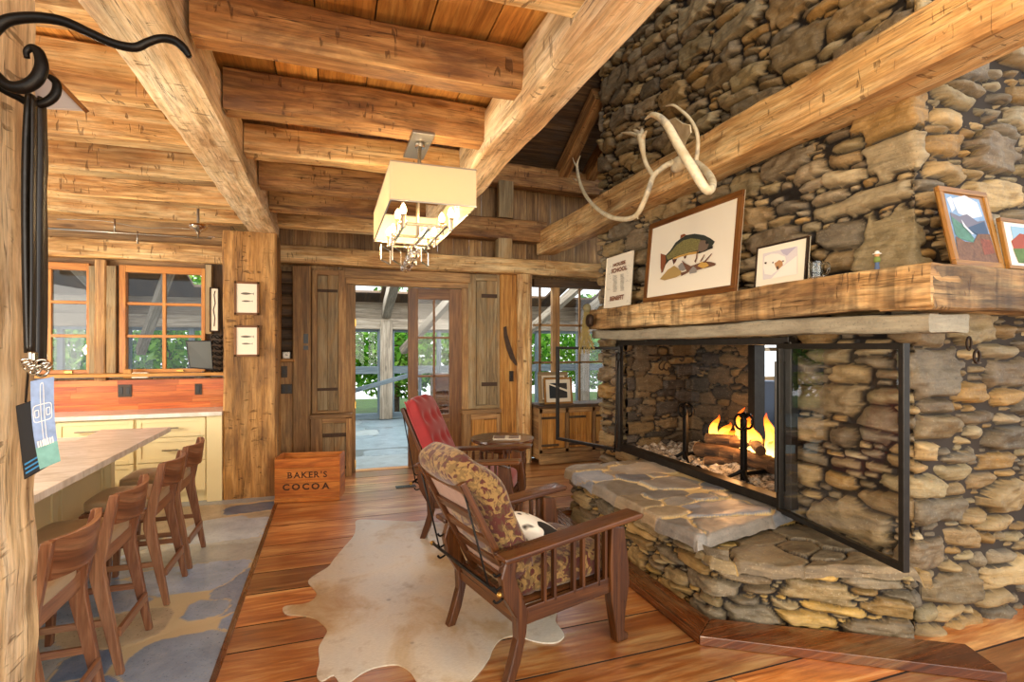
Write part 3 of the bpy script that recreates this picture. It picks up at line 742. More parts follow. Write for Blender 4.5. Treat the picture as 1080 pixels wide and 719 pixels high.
# logs and fire
T = NT('bark'); co = T.N('ShaderNodeTexCoord').outputs['UV']; n = T.noise(T.mapped(co, (8, 30, 1)), 1, 5, .7)
T.set(T.b, 'Base Color', T.ramp(n, [(.35, '#1e130b'), (.55, '#6b4a2c'), (.7, '#9b7c55')]).outputs[0]); T.bump(n, .8, .01); M['bark'] = T.P(Roughness=.85)
M['logend'] = plain('split_log_wood', '#b98a55', .7, 0, .2, 30)
def log(p0, p1, r, seed, lab):
    R = random.Random(seed); p0, p1 = Vector(p0), Vector(p1); pts = [p0.lerp(p1, t)+Vector((R.uniform(-.01, .01),)*3) for t in (0, .33, .66, 1)]
    r_ = empty('firewood_log', p0, 0, lab, 'log', 'burning logs on the grate')
    child(MB().tube(pts, [r, r*1.08, r*.97, r*.9], 14, smooth=2), 'bark', M['bark'], r_, smooth=True, angle=.8)
    d = (p1-p0).normalized(); e = MB().tube([p0-d*.004, p0+d*.001], r*.93, 14); child(e, 'cut_end', M['logend'], r_)
log((3.22, 4.02, .60), (3.32, 3.1, .60), .065, 1, 'front log lying lowest on the andirons')
log((3.48, 4.0, .60), (3.5, 3.1, .60), .07, 2, 'rear log lying low behind the flames')
log((3.28, 3.96, .70), (3.50, 3.25, .73), .05, 3, 'split log lying across the top of the fire')
log((3.55, 3.75, .74), (3.25, 3.3, .72), .045, 4, 'thin log crossing under the tallest flames')
log((3.10, 3.78, .545), (3.3, 3.5, .55), .035, 5, 'short charred log end fallen into the ashes')
T = NT('flame'); T.n.remove(T.b); uv = T.N('ShaderNodeTexCoord').outputs['UV']
em = T.N('ShaderNodeEmission', {0: T.ramp(T.N('ShaderNodeSeparateXYZ', {0: uv}).outputs[0], [(0, '#ffd27a'), (.35, '#ffb347'), (.75, '#ff7a1a'), (1, '#e84a08')]).outputs[0], 1: 5.5})
al = T.math('MULTIPLY', T.ramp(T.noise(T.mapped(uv, (3, 5, 1)), 1.5, 4, .6, .6), [(.35, .25), (.6, .9)]).outputs[0], T.ramp(T.N('ShaderNodeSeparateXYZ', {0: uv}).outputs[0], [(0, .9), (.6, .8), (1, .25)]).outputs[0])
mx = T.N('ShaderNodeMixShader', {0: al, 1: T.N('ShaderNodeBsdfTransparent'), 2: em}); T.t.links.new(mx.outputs[0], T.out.inputs[0]); M['flame'] = T.m
mb = MB(); R = random.Random(5)
for (y, x, h, r) in [(3.95, 3.35, .26, .05), (3.87, 3.4, .20, .06), (3.78, 3.38, .14, .07), (3.64, 3.38, .36, .06), (3.56, 3.4, .30, .07), (3.48, 3.36, .24, .06), (3.36, 3.4, .34, .06), (3.28, 3.38, .22, .055), (3.7, 3.44, .22, .06)]:
    pts, rs = [], []
    for i in range(9):
        t = i/8; pts.append((x+math.sin(t*5+y*9)*.025*t, y+math.sin(t*6+x*20+y*5)*.05*t, .66+h*t)); rs.append(max(.002, r*math.sin(PI*(.12+.88*t))**.8*(1-t*.55)))
    n0 = len(mb.f); mb.tube(pts, rs, 12, smooth=2)
    nf = len(mb.f)-n0
    for k in range(n0, len(mb.f)):
        f = mb.f[k]; mb.uv[k] = [((mb.v[q][2]-.66)/h, (mb.v[q][0]+mb.v[q][1])*3+y) for q in f]
tag(mb.build('flames', M['flame'], smooth=True), 'yellow and orange flames licking up from the burning logs', 'fire', kind='stuff')
point('fire_light', (3.30, 3.6, .88), 14, (1.0, .5, .18), .09)

# andirons
def andiron(x, y, lab):
    r = empty('andiron', (x, y, .5), 0, lab, 'andiron', 'pair of ring topped andirons')
    child(MB().bar((x, y, .5), (x, y, .98), .035, .045, up=(0, 1, 0)), 'shaft', M['iron'], r, bevel=.006)
    for s in (-1, 1):
        pts = [(x+s*.035, y+.058*math.cos(a), .96+.058*math.sin(a)) for a in [2*PI*i/16 for i in range(16)]]
        child(MB().tube(pts, .010, 8, closed=True, smooth=1), 'ring', M['iron'], r, smooth=True)
    child(MB().tube([(x-.03, y, 1.0), (x, y, 1.02), (x+.03, y, 1.0)], .016, 8), 'ring_pin', M['iron'], r, smooth=True)
    child(MB().bar((x, y, .555), (x+.48, y, .555), .03, .03), 'log_bar', M['iron'], r)
    for s in (-1, 1): child(MB().tube([(x, y, .58), (x-.03, y+s*.05, .54), (x-.05, y+s*.11, .505)], [.018, .015, .012], 8), 'foot', M['iron'], r, smooth=True)
andiron(3.08, 4.02, 'left iron andiron with ring, standing clear of the flames'); andiron(3.05, 3.27, 'right iron andiron with ring, standing in front of the flames')
# crane arm
cr = empty('fireplace_crane', (3.2, OY1-.1, 1.4), 0, 'iron crane arm reaching across the upper left of the fire box', 'fireplace crane')
child(MB().tube([(3.16, 4.72, 1.455), (3.14, 4.3, 1.452), (3.13, 4.14, 1.45), (3.13, 4.11, 1.43), (3.13, 4.13, 1.41), (3.13, 4.17, 1.42)], .009, 8), 'arm', M['iron_brown'], cr, smooth=True)
for q, y in enumerate((4.5, 4.42)):
    child(MB().tube([(3.15, y, 1.46), (3.15, y-.02, 1.40), (3.15, y+.02, 1.37), (3.15, y+.03, 1.33), (3.15, y-.02, 1.31), (3.15, y-.05, 1.34)], .007, 8), 'hook', M['iron_brown'], cr, smooth=True)
# poker leaning on the open door
pk = empty('fire_poker', (2.72, 4.68, .47), 0, 'slender iron poker with looped handle leaning at the left glass door', 'poker')
child(MB().tube([(2.70, 4.64, .48), (2.73, 4.66, .9), (2.77, 4.69, 1.40)], .008, 8), 'shaft', M['iron'], pk, smooth=True)
child(MB().tube([(2.77, 4.69+.035*math.sin(a), 1.44-.045*math.cos(a)) for a in [2*PI*i/12 for i in range(12)]], .007, 8, closed=True, smooth=1), 'handle_loop', M['iron'], pk, smooth=True)
child(MB().tube([(2.70, 4.64, .50), (2.66, 4.62, .485), (2.63, 4.60, .51)], .007, 8), 'tip', M['iron'], pk, smooth=True)
# ring on the end wall
rg = empty('tether_ring', at(1022, 365, Y=1.84), 0, 'rusty iron link hanging from the stones below the mantel return', 'iron ring')
p = at(1022, 362, Y=1.85); q = at(1028, 376, Y=1.845)
child(MB().tube([p+Vector((.018*math.sin(a)+a*.0, 0, .035*math.cos(a))) for a in [2*PI*i/14 for i in range(14)]], .006, 8, closed=True, smooth=1), 'staple', M['iron_brown'], rg, smooth=True)
child(MB().tube([q+Vector((.024*math.sin(a), -.01, .034*math.cos(a))) for a in [2*PI*i/14 for i in range(14)]], .007, 8, closed=True, smooth=1), 'link', M['iron_brown'], rg, smooth=True)
# ------------------------------------------------------------------ far wall: porch door, cupboards, posts, window
def rbox(mb, u0, v0, u1, v1, Y, th, seed=None, grain=None, mi=0):
    """box whose front face fills the seen rectangle on plane Y (thickness goes away from the room)"""
    um = (u0+u1)/2; vm = (v0+v1)/2
    x0, x1 = at(u0, vm, Y=Y).x, at(u1, vm, Y=Y).x; z1, z0 = at(um, v0, Y=Y).z, at(um, v1, Y=Y).z
    mb.box(((x0+x1)/2, Y+th/2, (z0+z1)/2), (x1-x0, th, z1-z0), seed=seed, grain=grain, mi=mi); return (x0, x1, z0, z1)
YD = 6.68
mb = MB()  # door frame
xa, xb = at(364, 400, Y=YD).x, at(493, 400, Y=YD).x
mb.box(((xa+at(375, 400, Y=YD).x)/2, YD+.05, 1.16), (at(375, 400, Y=YD).x-xa, .12, 2.32)); mb.box((1.66, YD+.05, 1.16), (.09, .12, 2.32)); mb.box(((xa+1.7)/2, YD+.05, 2.345), (1.7-xa, .12, .08)); mb.box(((xa+1.7)/2, YD+.02, 2.44), (1.72-xa, .16, .12))
struct(mb.build('trim_door_frame', M['barn'], bevel=.004))
dl = struct(empty('door_1', (.93, 6.72, 0)))
mb = MB(); X0, X1 = at(430.5, 400, Y=6.7).x, at(489, 400, Y=6.7).x; g0, g1 = at(441, 400, Y=6.7).x, at(474, 400, Y=6.7).x
ZB, ZT = .66, 2.15; yd_ = 6.72
mb.box(((X0+g0)/2, yd_, 1.155), (g0-X0, .045, 2.28)); mb.box(((X1+g1)/2, yd_, 1.155), (X1-g1, .045, 2.28)); mb.box(((g0+g1)/2, yd_, (ZT+2.295)/2), (g1-g0, .045, 2.295-ZT), grain=0)
mb.box(((g0+g1)/2, yd_, (ZB+.02)/2+.01), (g1-g0, .03, ZB-.02), grain=2); mb.box(((g0+g1)/2, yd_, .12), (g1-g0, .045, .2), grain=0); mb.box(((g0+g1)/2, yd_, ZB-.04), (g1-g0, .045, .1), grain=0)
for z in (1.165, 1.66): mb.box(((g0+g1)/2, yd_, z), (g1-g0, .03, .028), grain=0)
mb.box((at(458, 400, Y=6.7).x, yd_, (ZB+ZT)/2), (.026, .03, ZT-ZB))
child(mb, 'door_leaf', M['door_wood'], dl, bevel=.003)
child(MB().quad([(g0, yd_, ZB), (g1, yd_, ZB), (g1, yd_, ZT), (g0, yd_, ZT)]), 'glass_pane', M['glass'], dl)
mb = MB()
for v in (340, 427, 490): p = at(375, v, Y=6.62); mb.box((p.x, 6.68, p.z), (.014, .05, .09))
child(mb, 'hinge', M['brass'], dl)

# left upper cupboard and lower cupboard
def cupboard(nm, u0, v0, u1, v1, Y, du0, dv0, du1, dv1, lab, straps, mats=('barn', 'barn_grey'), depth=.1, ledge=None, grp=None):
    x0 = at(u0, 365, Y=Y).x; r = empty(nm, (x0, Y, max(0, at(u0, v1, Y=Y).z)), 0, lab, 'cupboard')
    mb = MB(); rbox(mb, u0, v0, du0, v1, Y, depth, grain=2); rbox(mb, du1, v0, u1, v1, Y, depth, grain=2); rbox(mb, du0, v0, du1, dv0, Y, depth, grain=0); rbox(mb, du0, dv1, du1, v1, Y, depth, grain=0)
    child(mb, 'face_frame', M[mats[0]], r, bevel=.003)
    if ledge: mb = MB(); rbox(mb, u0-1, ledge[0], u1+1, ledge[1], Y-.03, depth+.03, grain=0); child(mb, 'ledge', M[mats[0]], r, bevel=.003)
    mb = MB(); um = (du0+du1)/2
    rbox(mb, du0+.4, dv0+.4, um-.2, dv1-.4, Y+.012, .025, grain=2, seed=1); rbox(mb, um+.2, dv0+.4, du1-.4, dv1-.4, Y+.012, .025, grain=2, seed=2)
    d = child(mb, 'door', M[mats[1]], r, bevel=.002)
    inv = Matrix.Translation(r.location).inverted()
    for (a, b, c, e) in straps:
        mb = MB(); rbox(mb, a, b, c, e, Y+.002, .012); h = mb.build('strap_hinge', M['rust'], d, bevel=.002); h.data.transform(inv)
    return r
cupboard('wall_cupboard', 329, 285, 365, 436, 6.66, 334.5, 290, 357, 433, 'tall narrow plank cupboard left of the porch door, above a small ledge', [(334, 305, 356, 308), (334, 409, 356, 412)])
cupboard('low_cupboard', 328, 441, 371, 509, 6.52, 340, 446, 365, 500, 'low plank cupboard standing behind the wooden crate, left of the porch door', [(334, 457, 366, 461), (340, 492, 366, 495)], depth=.2, ledge=(437, 441))
cupboard('wall_cupboard', 494, 289, 528, 431, 6.66, 502, 296, 524.5, 427, 'tall grey plank cupboard between the porch door and the yellow board', [(508, 310, 525, 314), (508, 403, 526, 407)], mats=('barn_grey', 'barn_grey'))
cupboard('low_cupboard', 489, 436, 528, 512, 6.58, 497, 442, 524, 473, 'low cupboard with golden door behind the round table', [(508, 457, 524, 460)], mats=('barn', 'barn_gold'), depth=.15, ledge=(432, 436))
# posts and boards
mb = MB(); rbox(mb, 308.5, 280, 328, 512, 6.60, .14, grain=2); o = mb.build('wall_post', M['barn'], bevel=.012); tag(o, 'weathered post with mortise hole between log recess and tall cupboard', 'post')
mb = MB(); rbox(mb, 320, 352, 325, 362, 6.598, .01); rbox(mb, 320, 364.5, 325, 369, 6.598, .01); q = mb.build('mortise', M['blackp'], o)
mb = MB(); rbox(mb, 290, 282, 296, 512, 6.6, .12, grain=2); tag(mb.build('wall_post', M['barn_gold'], bevel=.01), 'narrow board beside the pillar', 'post')
# recess with stacked logs
mb = MB()
for i, v in enumerate(range(286, 380, 12)):
    a = at(297, v+6, Y=6.70); b = at(309, v+6, Y=6.70); mb.timber((a.x-.01, 6.74, a.z), (b.x+.01, 6.74, a.z), .1, .155, seed=300+i, seg=.05, chamf=.03)
struct(mb.build('wall_recess_logs', M['barn_dark'], smooth=True, angle=.8))
mb = MB(); rbox(mb, 296, 382, 308.5, 511, 6.62, .1, grain=2); struct(mb.build('wall_recess_board', M['barn']))
mb = MB(); rbox(mb, 293.5, 378.5, 310.5, 381.5, 6.55, .2, grain=0); o = mb.build('recess_shelf', M['barn_gold'], bevel=.003); tag(o, 'little wooden shelf holding the small clock', 'shelf')
c = at(302, 374.5, Y=6.62); ck = empty('small_clock', (c.x, c.y, c.z-.045), 0, 'small white square clock on the little shelf by the pillar', 'clock')
child(MB().box((c.x, c.y, c.z), (.085, .05, .085)), 'case', M['nickel'], ck, bevel=.008); child(MB().lathe([(.033, 0), (.033, .004)], (c.x, c.y-.026, c.z), 20, M=Matrix.Rotation(PI/2, 3, 'X')), 'dial', M['white'], ck)
mb = MB(); mb.box((c.x, c.y-.032, c.z+.010), (.004, .002, .022)); mb.box((c.x+.008, c.y-.032, c.z), (.018, .002, .004)); child(mb, 'hands', M['blackp'], ck)
def outlet(u0, v0, u1, v1, Y, lab, cat, kind, off=.006):
    x0, x1 = at(u0, (v0+v1)/2, Y=Y).x, at(u1, (v0+v1)/2, Y=Y).x; z1, z0 = at((u0+u1)/2, v0, Y=Y).z, at((u0+u1)/2, v1, Y=Y).z
    r = empty('wall_outlet' if kind == 'o' else 'light_switch', ((x0+x1)/2, Y, (z0+z1)/2), 0, lab, cat)
    child(MB().box(((x0+x1)/2, Y-off/2, (z0+z1)/2), (x1-x0, off, z1-z0)), 'cover_plate', M['outlet'], r, bevel=.002)
    n = 2 if (x1-x0) > .10 else 1; w = (x1-x0)/n
    for i in range(n):
        xc = x0+w*(i+.5); child(MB().box((xc, Y-off-.002, (z0+z1)/2), (.022 if kind != 'o' else .03, .008, .045 if kind != 'o' else .07)), 'toggle' if kind != 'o' else 'socket', M['blackp'], r, bevel=.002)
outlet(296.5, 386, 303, 398, 6.62, 'single dark switch plate just under the little clock shelf', 'switch', 's')
outlet(296, 405, 308.3, 415, 6.62, 'double dark outlet plate below the single switch by the pillar', 'outlet', 'o')
# right: yellow board, log post
xq0, xq1 = at(528.5, 400, Y=6.6).x, at(545, 400, Y=6.6).x
o = MB().box(((xq0+xq1)/2, 6.66, 1.26), (xq1-xq0, .12, 2.5)).build('wall_post', M['barn_gold'], bevel=.012); tag(o, 'yellow board post with a rusty blade hung on it', 'post')
xr0, xr1 = at(546.5, 400, Y=6.5).x, at(563, 400, Y=6.5).x
timber_obj('wall_post', ((xr0+xr1)/2, 6.6, 0), ((xr0+xr1)/2, 6.6, 2.51), .2, xr1-xr0, M['beam'], 'round-edged log post at the left side of the right window', 84, 'post', up=(0, 1, 0), chamf=.05)
outlet(537, 391, 541.5, 402, 6.6, 'slim dark switch on the yellow board post', 'switch', 's')
pts = [(531, 345), (534, 344), (535, 352), (538, 362), (542, 374), (545.5, 384), (544.5, 386), (538, 378), (534, 367), (531.5, 355)]
P3 = [at(u, v, Y=6.58) for u, v in pts]
o = MB().prism([(p.x, p.z) for p in P3], lambda a, b, t: (a, 6.575+t, b), 0, .012).build('rusty_blade', M['rust'], bevel=.002); tag(o, 'rusty curved old blade hanging on the yellow board post', 'blade')

# right window
wn = struct(empty('window_1', (3.1, 6.7, 1.2)))
mb = MB(); Y = 6.68; zt, zb = at(600, 303, Y=Y).z, at(600, 428, Y=Y).z
xs_ = [at(563.5, 365, Y=Y).x, at(583, 365, Y=Y).x, at(590.5, 365, Y=Y).x, 3.78]
mb.box(((xs_[0]+xs_[3])/2, Y+.04, zt+.02), (xs_[3]-xs_[0], .08, .06)); mb.box(((xs_[0]+xs_[3])/2, Y+.04, zb-.02), (xs_[3]-xs_[0], .08, .05)); mb.box(((xs_[1]+xs_[2])/2, Y+.04, (zt+zb)/2), (xs_[2]-xs_[1], .08, zt-zb)); mb.box((xs_[3]+.02, Y+.04, (zt+zb)/2), (.06, .08, zt-zb))
for v in (343, 382):
    z = at(600, v, Y=Y).z; mb.box(((xs_[0]+xs_[3])/2, Y+.04, z), (xs_[3]-xs_[0], .03, .03), grain=0)
for u in (570.5, 612.5): mb.box((at(u, 365, Y=Y).x, Y+.04, (zt+zb)/2), (.028, .03, zt-zb))
child(mb, 'window_frame', M['barn'], wn, bevel=.003)
child(MB().quad([(xs_[0], Y+.05, zb), (xs_[3], Y+.05, zb), (xs_[3], Y+.05, zt), (xs_[0], Y+.05, zt)]), 'glass_pane', M['glass'], wn)
mb = MB(); mb.box((3.2, 6.66, 2.42), (1.2, .12, .1), grain=0); struct(mb.build('trim_window_head', M['barn_dark'], bevel=.003))
# low cabinet under the window
cab = empty('low_cabinet', (2.9, 6.3, 0), 0, 'low rustic cabinet with plank doors below the right window', 'cabinet')
Yc = 6.32; x0 = xr1+.005; x1 = 3.75
zt = at(575, 427, Y=Yc).z
child(MB().box(((x0+x1)/2, 6.49, zt-.02), (x1-x0+.04, .40, .04)), 'top', M['barn_dark'], cab, bevel=.004)
mb = MB(); mb.box(((x0+x1)/2, 6.50, zt/2+.02), (x1-x0, .34, zt-.08)); mb.box(((x0+x1)/2, 6.32, .07), (x1-x0, .05, .13), grain=0); mb.box(((x0+x1)/2, 6.325, zt-.08), (x1-x0, .03, .06), grain=0); mb.box(((x0+x1)/2, 6.325, .17), (x1-x0, .03, .05), grain=0)
nd = 3; w = (x1-x0)/nd
for i in range(nd+1): mb.box((x0+i*w+(0.02 if i == 0 else -.02 if i == nd else 0), 6.325, zt/2), (.05, .03, zt-.1), grain=2)
child(mb, 'body', M['barn'], cab, bevel=.003)
for i in range(nd):
    mb = MB()
    for k in range(4): mb.box((x0+i*w+.035+(w-.07)*(k+.5)/4, 6.315, zt/2+.05), ((w-.07)/4-.003, .02, zt-.32), grain=2, seed=i*9+k)
    d = child(mb, 'door', M['barn_gold'], cab, bevel=.002)
    for zz in (.25, zt-.17):
        h = MB().box((x0+i*w+w/2-.05, 6.30, zz), (w*.62, .012, .03)).build('strap_hinge', M['barn_dark'], d, bevel=.002); h.data.transform(Matrix.Translation(cab.location).inverted())

# ------------------------------------------------------------------ kitchen window wall
YK2 = 6.34
xL = -4.6
def kwin(nm, u0, u1, gu0, gu1, mull):
    w = struct(empty(nm, (at((u0+u1)/2, 300, Y=YK2).x, YK2, 1.3))); Y = YK2
    x0, x1 = at(u0, 330, Y=Y).x if u0 > 0 else xL, at(u1, 330, Y=Y).x; a, b = (at(gu0, 330, Y=Y).x if gu0 > 0 else xL+.1), at(gu1, 330, Y=Y).x
    zt, zb, gt, gb = at(172, 281, Y=Y).z, at(172, 393, Y=Y).z, at(172, 288, Y=Y).z, at(172, 389, Y=Y).z
    mb = MB(); mb.box(((x0+a)/2, Y+.05, (zt+zb)/2), (a-x0, .08, zt-zb)); mb.box(((x1+b)/2, Y+.05, (zt+zb)/2), (x1-b, .08, zt-zb)); mb.box(((a+b)/2, Y+.05, (zt+gt)/2), (b-a, .08, zt-gt), grain=0); mb.box(((a+b)/2, Y+.05, (zb+gb)/2), (b-a, .08, gb-zb), grain=0)
    for v in (320.5, 354.5): mb.box(((a+b)/2, Y+.05, at(172, v, Y=Y).z), (b-a, .035, .03), grain=0)
    for u in mull: mb.box((at(u, 330, Y=Y).x, Y+.05, (gt+gb)/2), (.032, .036, gt-gb), grain=2)
    child(mb, 'window_frame', M['sash'], w, bevel=.003)
    child(MB().quad([(a, Y+.06, gb), (b, Y+.06, gb), (b, Y+.06, gt), (a, Y+.06, gt)]), 'glass_pane', M['glass'], w)
    mb = MB(); mb.box(((a+b)/2+.15, Y+.0, gb-.02), (.06, .03, .02)); child(mb, 'latch', M['brass'], w)
kwin('window_2', 125, 216, 132, 212, (172,))
kwin('window_3', 8, 93.5, 14, 90.5, (50,))
mb = MB()
for (a, b, s) in ((93.5, 102, 1), (112, 122, 3)): rbox(mb, a, 280, b, 394, YK2-.02, .1, grain=2, seed=s)
rbox(mb, 216.5, 279, 223, 352, YK2-.03, .1, grain=2, seed=8)
struct(mb.build('trim_window_posts', M['barn_grey'], bevel=.004))
mb = MB().timber((at(107, 340, Y=YK2).x, YK2+.02, 1.2), (at(107, 340, Y=YK2).x, YK2+.02, 2.42), .1, .11, seed=31, up=(0, 1, 0), seg=.05, rough=.014); struct(mb.build('trim_window_post_rough', M['barn'], smooth=True, angle=.7))
boards('wall_kitchen_left', -4.6, at(8, 330, Y=YK2).x, 1.2, 2.42, 6.42, M['barn'], 15)
mb = MB(); rbox(mb, 216, 278, 236, 396, YK2+.06, .03, grain=2); rbox(mb, 122, 280, 125.5, 394, YK2+.03, .03, grain=2); struct(mb.build('wall_kitchen_dark_strip', M['barn_dark']))
mb = MB(); mb.box((-2.83, 6.28, at(172, 395, Y=6.2).z), (3.6, .24, .035)); struct(mb.build('trim_window_sill', M['barn_gold'], bevel=.004))
mb = MB()
for i in range(5):
    z0, z1 = .90, 1.205; h = (z1-z0)/5; x = -4.6; R = random.Random(i)
    while x < -1.04:
        L = min(R.uniform(.5, 1.1), -1.03-x); mb.box((x+L/2, 6.35, z0+h*(i+.5)), (L-.001, .03, h-.001), grain=0, seed=i*31+int(x*40)); x += L
struct(mb.build('wall_backsplash', M['backsplash']))
outlet(124.5, 405.5, 139, 418.5, 6.33, 'double outlet plate in the cherry backsplash below the middle window', 'outlet', 'o')
outlet(205.5, 404.5, 213, 416, 6.33, 'single outlet plate in the cherry backsplash near the monitor', 'outlet', 'o')
struct(MB().box((-1.04, 6.62, 1.4), (.03, .5, 2.8)).build('wall_return', M['barn_dark']))

# ------------------------------------------------------------------ porch beyond the far wall
PW = 11.5
tim = timber_obj
for i, x in enumerate((-3.7, -1.4, 1.10, 3.4, 5.8)):
    nm = ['first', 'second', 'third', 'fourth', 'fifth'][i]
    tim('porch_post', (x, PW, 0), (x, PW, 2.1), .26, .24, M['porch_wood'], nm+' grey porch post counted from the left', 120+i, 'post', 'porch posts', up=(0, 1, 0), seg=.4)
    tim('porch_rafter', (x, PW, 2.25), (x, 6.95, 3.75), .18, .24, M['porch_wood'], nm+' grey porch rafter counted from the left', 130+i, 'rafter', 'porch rafters', seg=.4)
for i, x in enumerate((-2.55, -.2, 2.25, 4.6)):
    a, b = (x-.8, PW-.1, 1.45), (x+.2, 9.4, 2.85)
    tim('porch_brace', a, b, .14, .16, M['porch_wood'], ['first', 'second', 'third', 'fourth'][i]+' slanting porch brace counted from the left', 140+i, 'brace', 'porch braces', seg=.4)
tim('porch_beam', (-5.5, PW, 2.03), (7.2, PW, 2.03), .2, .24, M['porch_wood'], 'long grey eaves beam on the porch posts', 150, 'beam', seg=.5)
tim('porch_beam', (-5.5, 9.4, 2.98), (7.2, 9.4, 2.98), .2, .2, M['porch_wood'], 'grey purlin halfway up the porch roof', 151, 'beam', seg=.5)
struct(MB().box((.8, PW+.02, 2.34), (13.0, .06, .42)).build('wall_porch_eaves', M['porch_wood']))
mb = MB()   # roof with skylight openings
def rf(y): return 2.42+(PW+.3-y)/(PW+.3-6.9)*1.5
xsl = [-5.6, -4.0, -3.4, -2.4, -1.7, -.1, .95, 1.25, 2.1, 2.5, 3.3, 3.5, 4.6, 4.9, 5.8, 7.6]
for i in range(len(xsl)-1):
    rng = [(PW+.3, 6.9)] if i % 2 == 0 else [(PW+.3, 11.0), (9.5, 9.2), (7.3, 6.9)]
    for (ya, yb) in rng: mb.bar((((xsl[i]+xsl[i+1])/2), ya, rf(ya)), (((xsl[i]+xsl[i+1])/2), yb, rf(yb)), xsl[i+1]-xsl[i], .05, seed=i)
o = mb.build('ceiling_porch', M['barn_dark']); struct(o)
mb = MB()
for i in range(1, len(xsl)-1, 2):
    xa, xb = xsl[i], xsl[i+1]
    for (ya, yb) in ((11.0, 9.5), (9.2, 7.3)): mb.quad([(xa, ya, rf(ya)), (xb, ya, rf(ya)), (xb, yb, rf(yb)), (xa, yb, rf(yb))])
struct(mb.build('window_skylights', M['glass']))
# glazed porch front: frames, rails
mb = MB()
edges = [-5.5, -3.7, -1.4, 1.10, 3.4, 5.8, 7.2]
for a, b in zip(edges, edges[1:]):
    a, b = a+.13, b-.13; mb.box(((a+b)/2, PW, .06), (b-a, .1, .12)); mb.box(((a+b)/2, PW, 1.04), (b-a, .08, .16)); n = 2 if b-a > 1.2 else 1
    mb.box(((a+b)/2, PW, 1.88), (b-a, .08, .06))
    for k in range(n+1): mb.box((a+(b-a)*k/n, PW, 1.0), (.09, .09, 1.8), grain=2)
o = mb.build('window_porch_frames', M['porch_blue'], bevel=.004); struct(o)
mb = MB(); mb.quad([(-5.5, PW+.02, .1), (7.2, PW+.02, .1), (7.2, PW+.02, 1.9), (-5.5, PW+.02, 1.9)]); struct(mb.build('window_porch_glass', M['glass']))
rl = empty('stair_rail', (.3, 11.0, 0), 0, 'blue grey sloping stair rail on the porch beyond the door', 'rail')
child(MB().bar((-.3, 11.1, .45), (1.9, 10.9, 1.05), .07, .09), 'handrail', M['porch_blue'], rl, bevel=.005)
for x in (-.1, 1.75): child(MB().bar((x, 11.0, 0), (x, 11.0, .5+(x+.3)*.27), .06, .06, up=(0, 1, 0)), 'rail_post', M['porch_blue'], rl, bevel=.005)
struct(MB().box((1, 14.5, -.3), (40, 8, .1)).build('ground', plain('grass_ground', '#4a6a2a', .9, 0, .3, 3)))
# porch furniture seen through the glass
def simple_chair(x, y, rz, lab, mat):
    r = empty('porch_chair', (x, y, 0), rz, lab, 'chair')
    child2 = lambda mb, n: mb.build(n, mat, r, bevel=.004)
    child2(MB().box((0, 0, .45), (.46, .46, .04)), 'seat')
    for a in (-.2, .2):
        for b in (-.2, .2): child2(MB().bar((a, b, 0), (a*.92, b*.92, .44), .04, .04, up=(0, 1, 0)), 'leg')
    m = MB(); m.bar((-.21, -.2, .45), (-.3, -.2, 1.0), .035, .035, up=(0, 1, 0)); m.bar((-.21, .2, .45), (-.3, .2, 1.0), .035, .035, up=(0, 1, 0)); m.bar((-.3, -.22, .97), (-.3, .22, .97), .03, .08)
    for k in range(5): m.bar((-.215, -.14+.07*k, .47), (-.29, -.14+.07*k, .95), .015, .02, up=(0, 1, 0))
    child2(m, 'backrest')
simple_chair(2.05, 8.9, 2.6, 'dark spindle back chair on the porch seen through the door glass', M['chair'])
ds = empty('porch_dresser', (2.35, 10.4, 0), 0, 'reddish chest of drawers on the porch seen through the door glass', 'dresser')
child(MB().box((2.35, 10.4, .5), (.9, .45, 1.0)), 'body', M['curb'], ds, bevel=.006)
for k in range(3): child(MB().box((2.35, 10.165, .22+.28*k), (.8, .02, .24), grain=0), 'drawer', M['curb'], ds, bevel=.004)
# trees behind the porch
def leafmat(name, cols):
    T = NT(name); isl = T.N('ShaderNodeNewGeometry').outputs['Random Per Island']
    c = T.ramp(isl, [(i/(len(cols)-1), hexc(x)) for i, x in enumerate(cols)]).outputs[0]; T.n.remove(T.b)
    mx = T.N('ShaderNodeMixShader', {0: .45, 1: T.N('ShaderNodeBsdfDiffuse', {0: c}), 2: T.N('ShaderNodeBsdfTranslucent', {0: c})}); T.t.links.new(mx.outputs[0], T.out.inputs[0]); return T.m
M['leaf'] = leafmat('green_leaves', ['#2f6b1c', '#4f9a2a', '#7fc73f', '#b9e86a'])
def tree(x, y, h, r, n, seed, lab):
    R = random.Random(seed); t = empty('leafy_tree', (x, y, -.25), 0, lab, 'tree', 'trees behind the porch')
    child(MB().tube([(x, y, -.25), (x+.05, y, h*.4), (x-.05, y+.05, h*.8)], [.14, .1, .05], 8), 'trunk', M['bark'], t, smooth=True)
    mb = MB()
    for _ in range(n):
        while True:
            p = Vector((R.uniform(-1, 1), R.uniform(-1, 1), R.uniform(-1, 1)))
            if p.length < 1: break
        p = Vector((x+p.x*r, y+p.y*r*.7, h*.55+p.z*h*.52)); s = R.uniform(.07, .15)
        a = Vector((R.gauss(0, 1), R.gauss(0, 1), R.gauss(0, 1))).normalized(); b = a.cross(Vector((R.gauss(0, 1), R.gauss(0, 1), R.gauss(0, 1)))).normalized()
        mb.add([p-a*s, p+b*s*.45, p+a*s, p-b*s*.45], [(0, 1, 2, 3)], [[(0, 0), (1, 0), (1, 1), (0, 1)]])
    child(mb, 'foliage', M['leaf'], t)
NM = ['far left tree', 'second tree', 'third tree', 'fourth tree', 'fifth tree', 'far right tree']
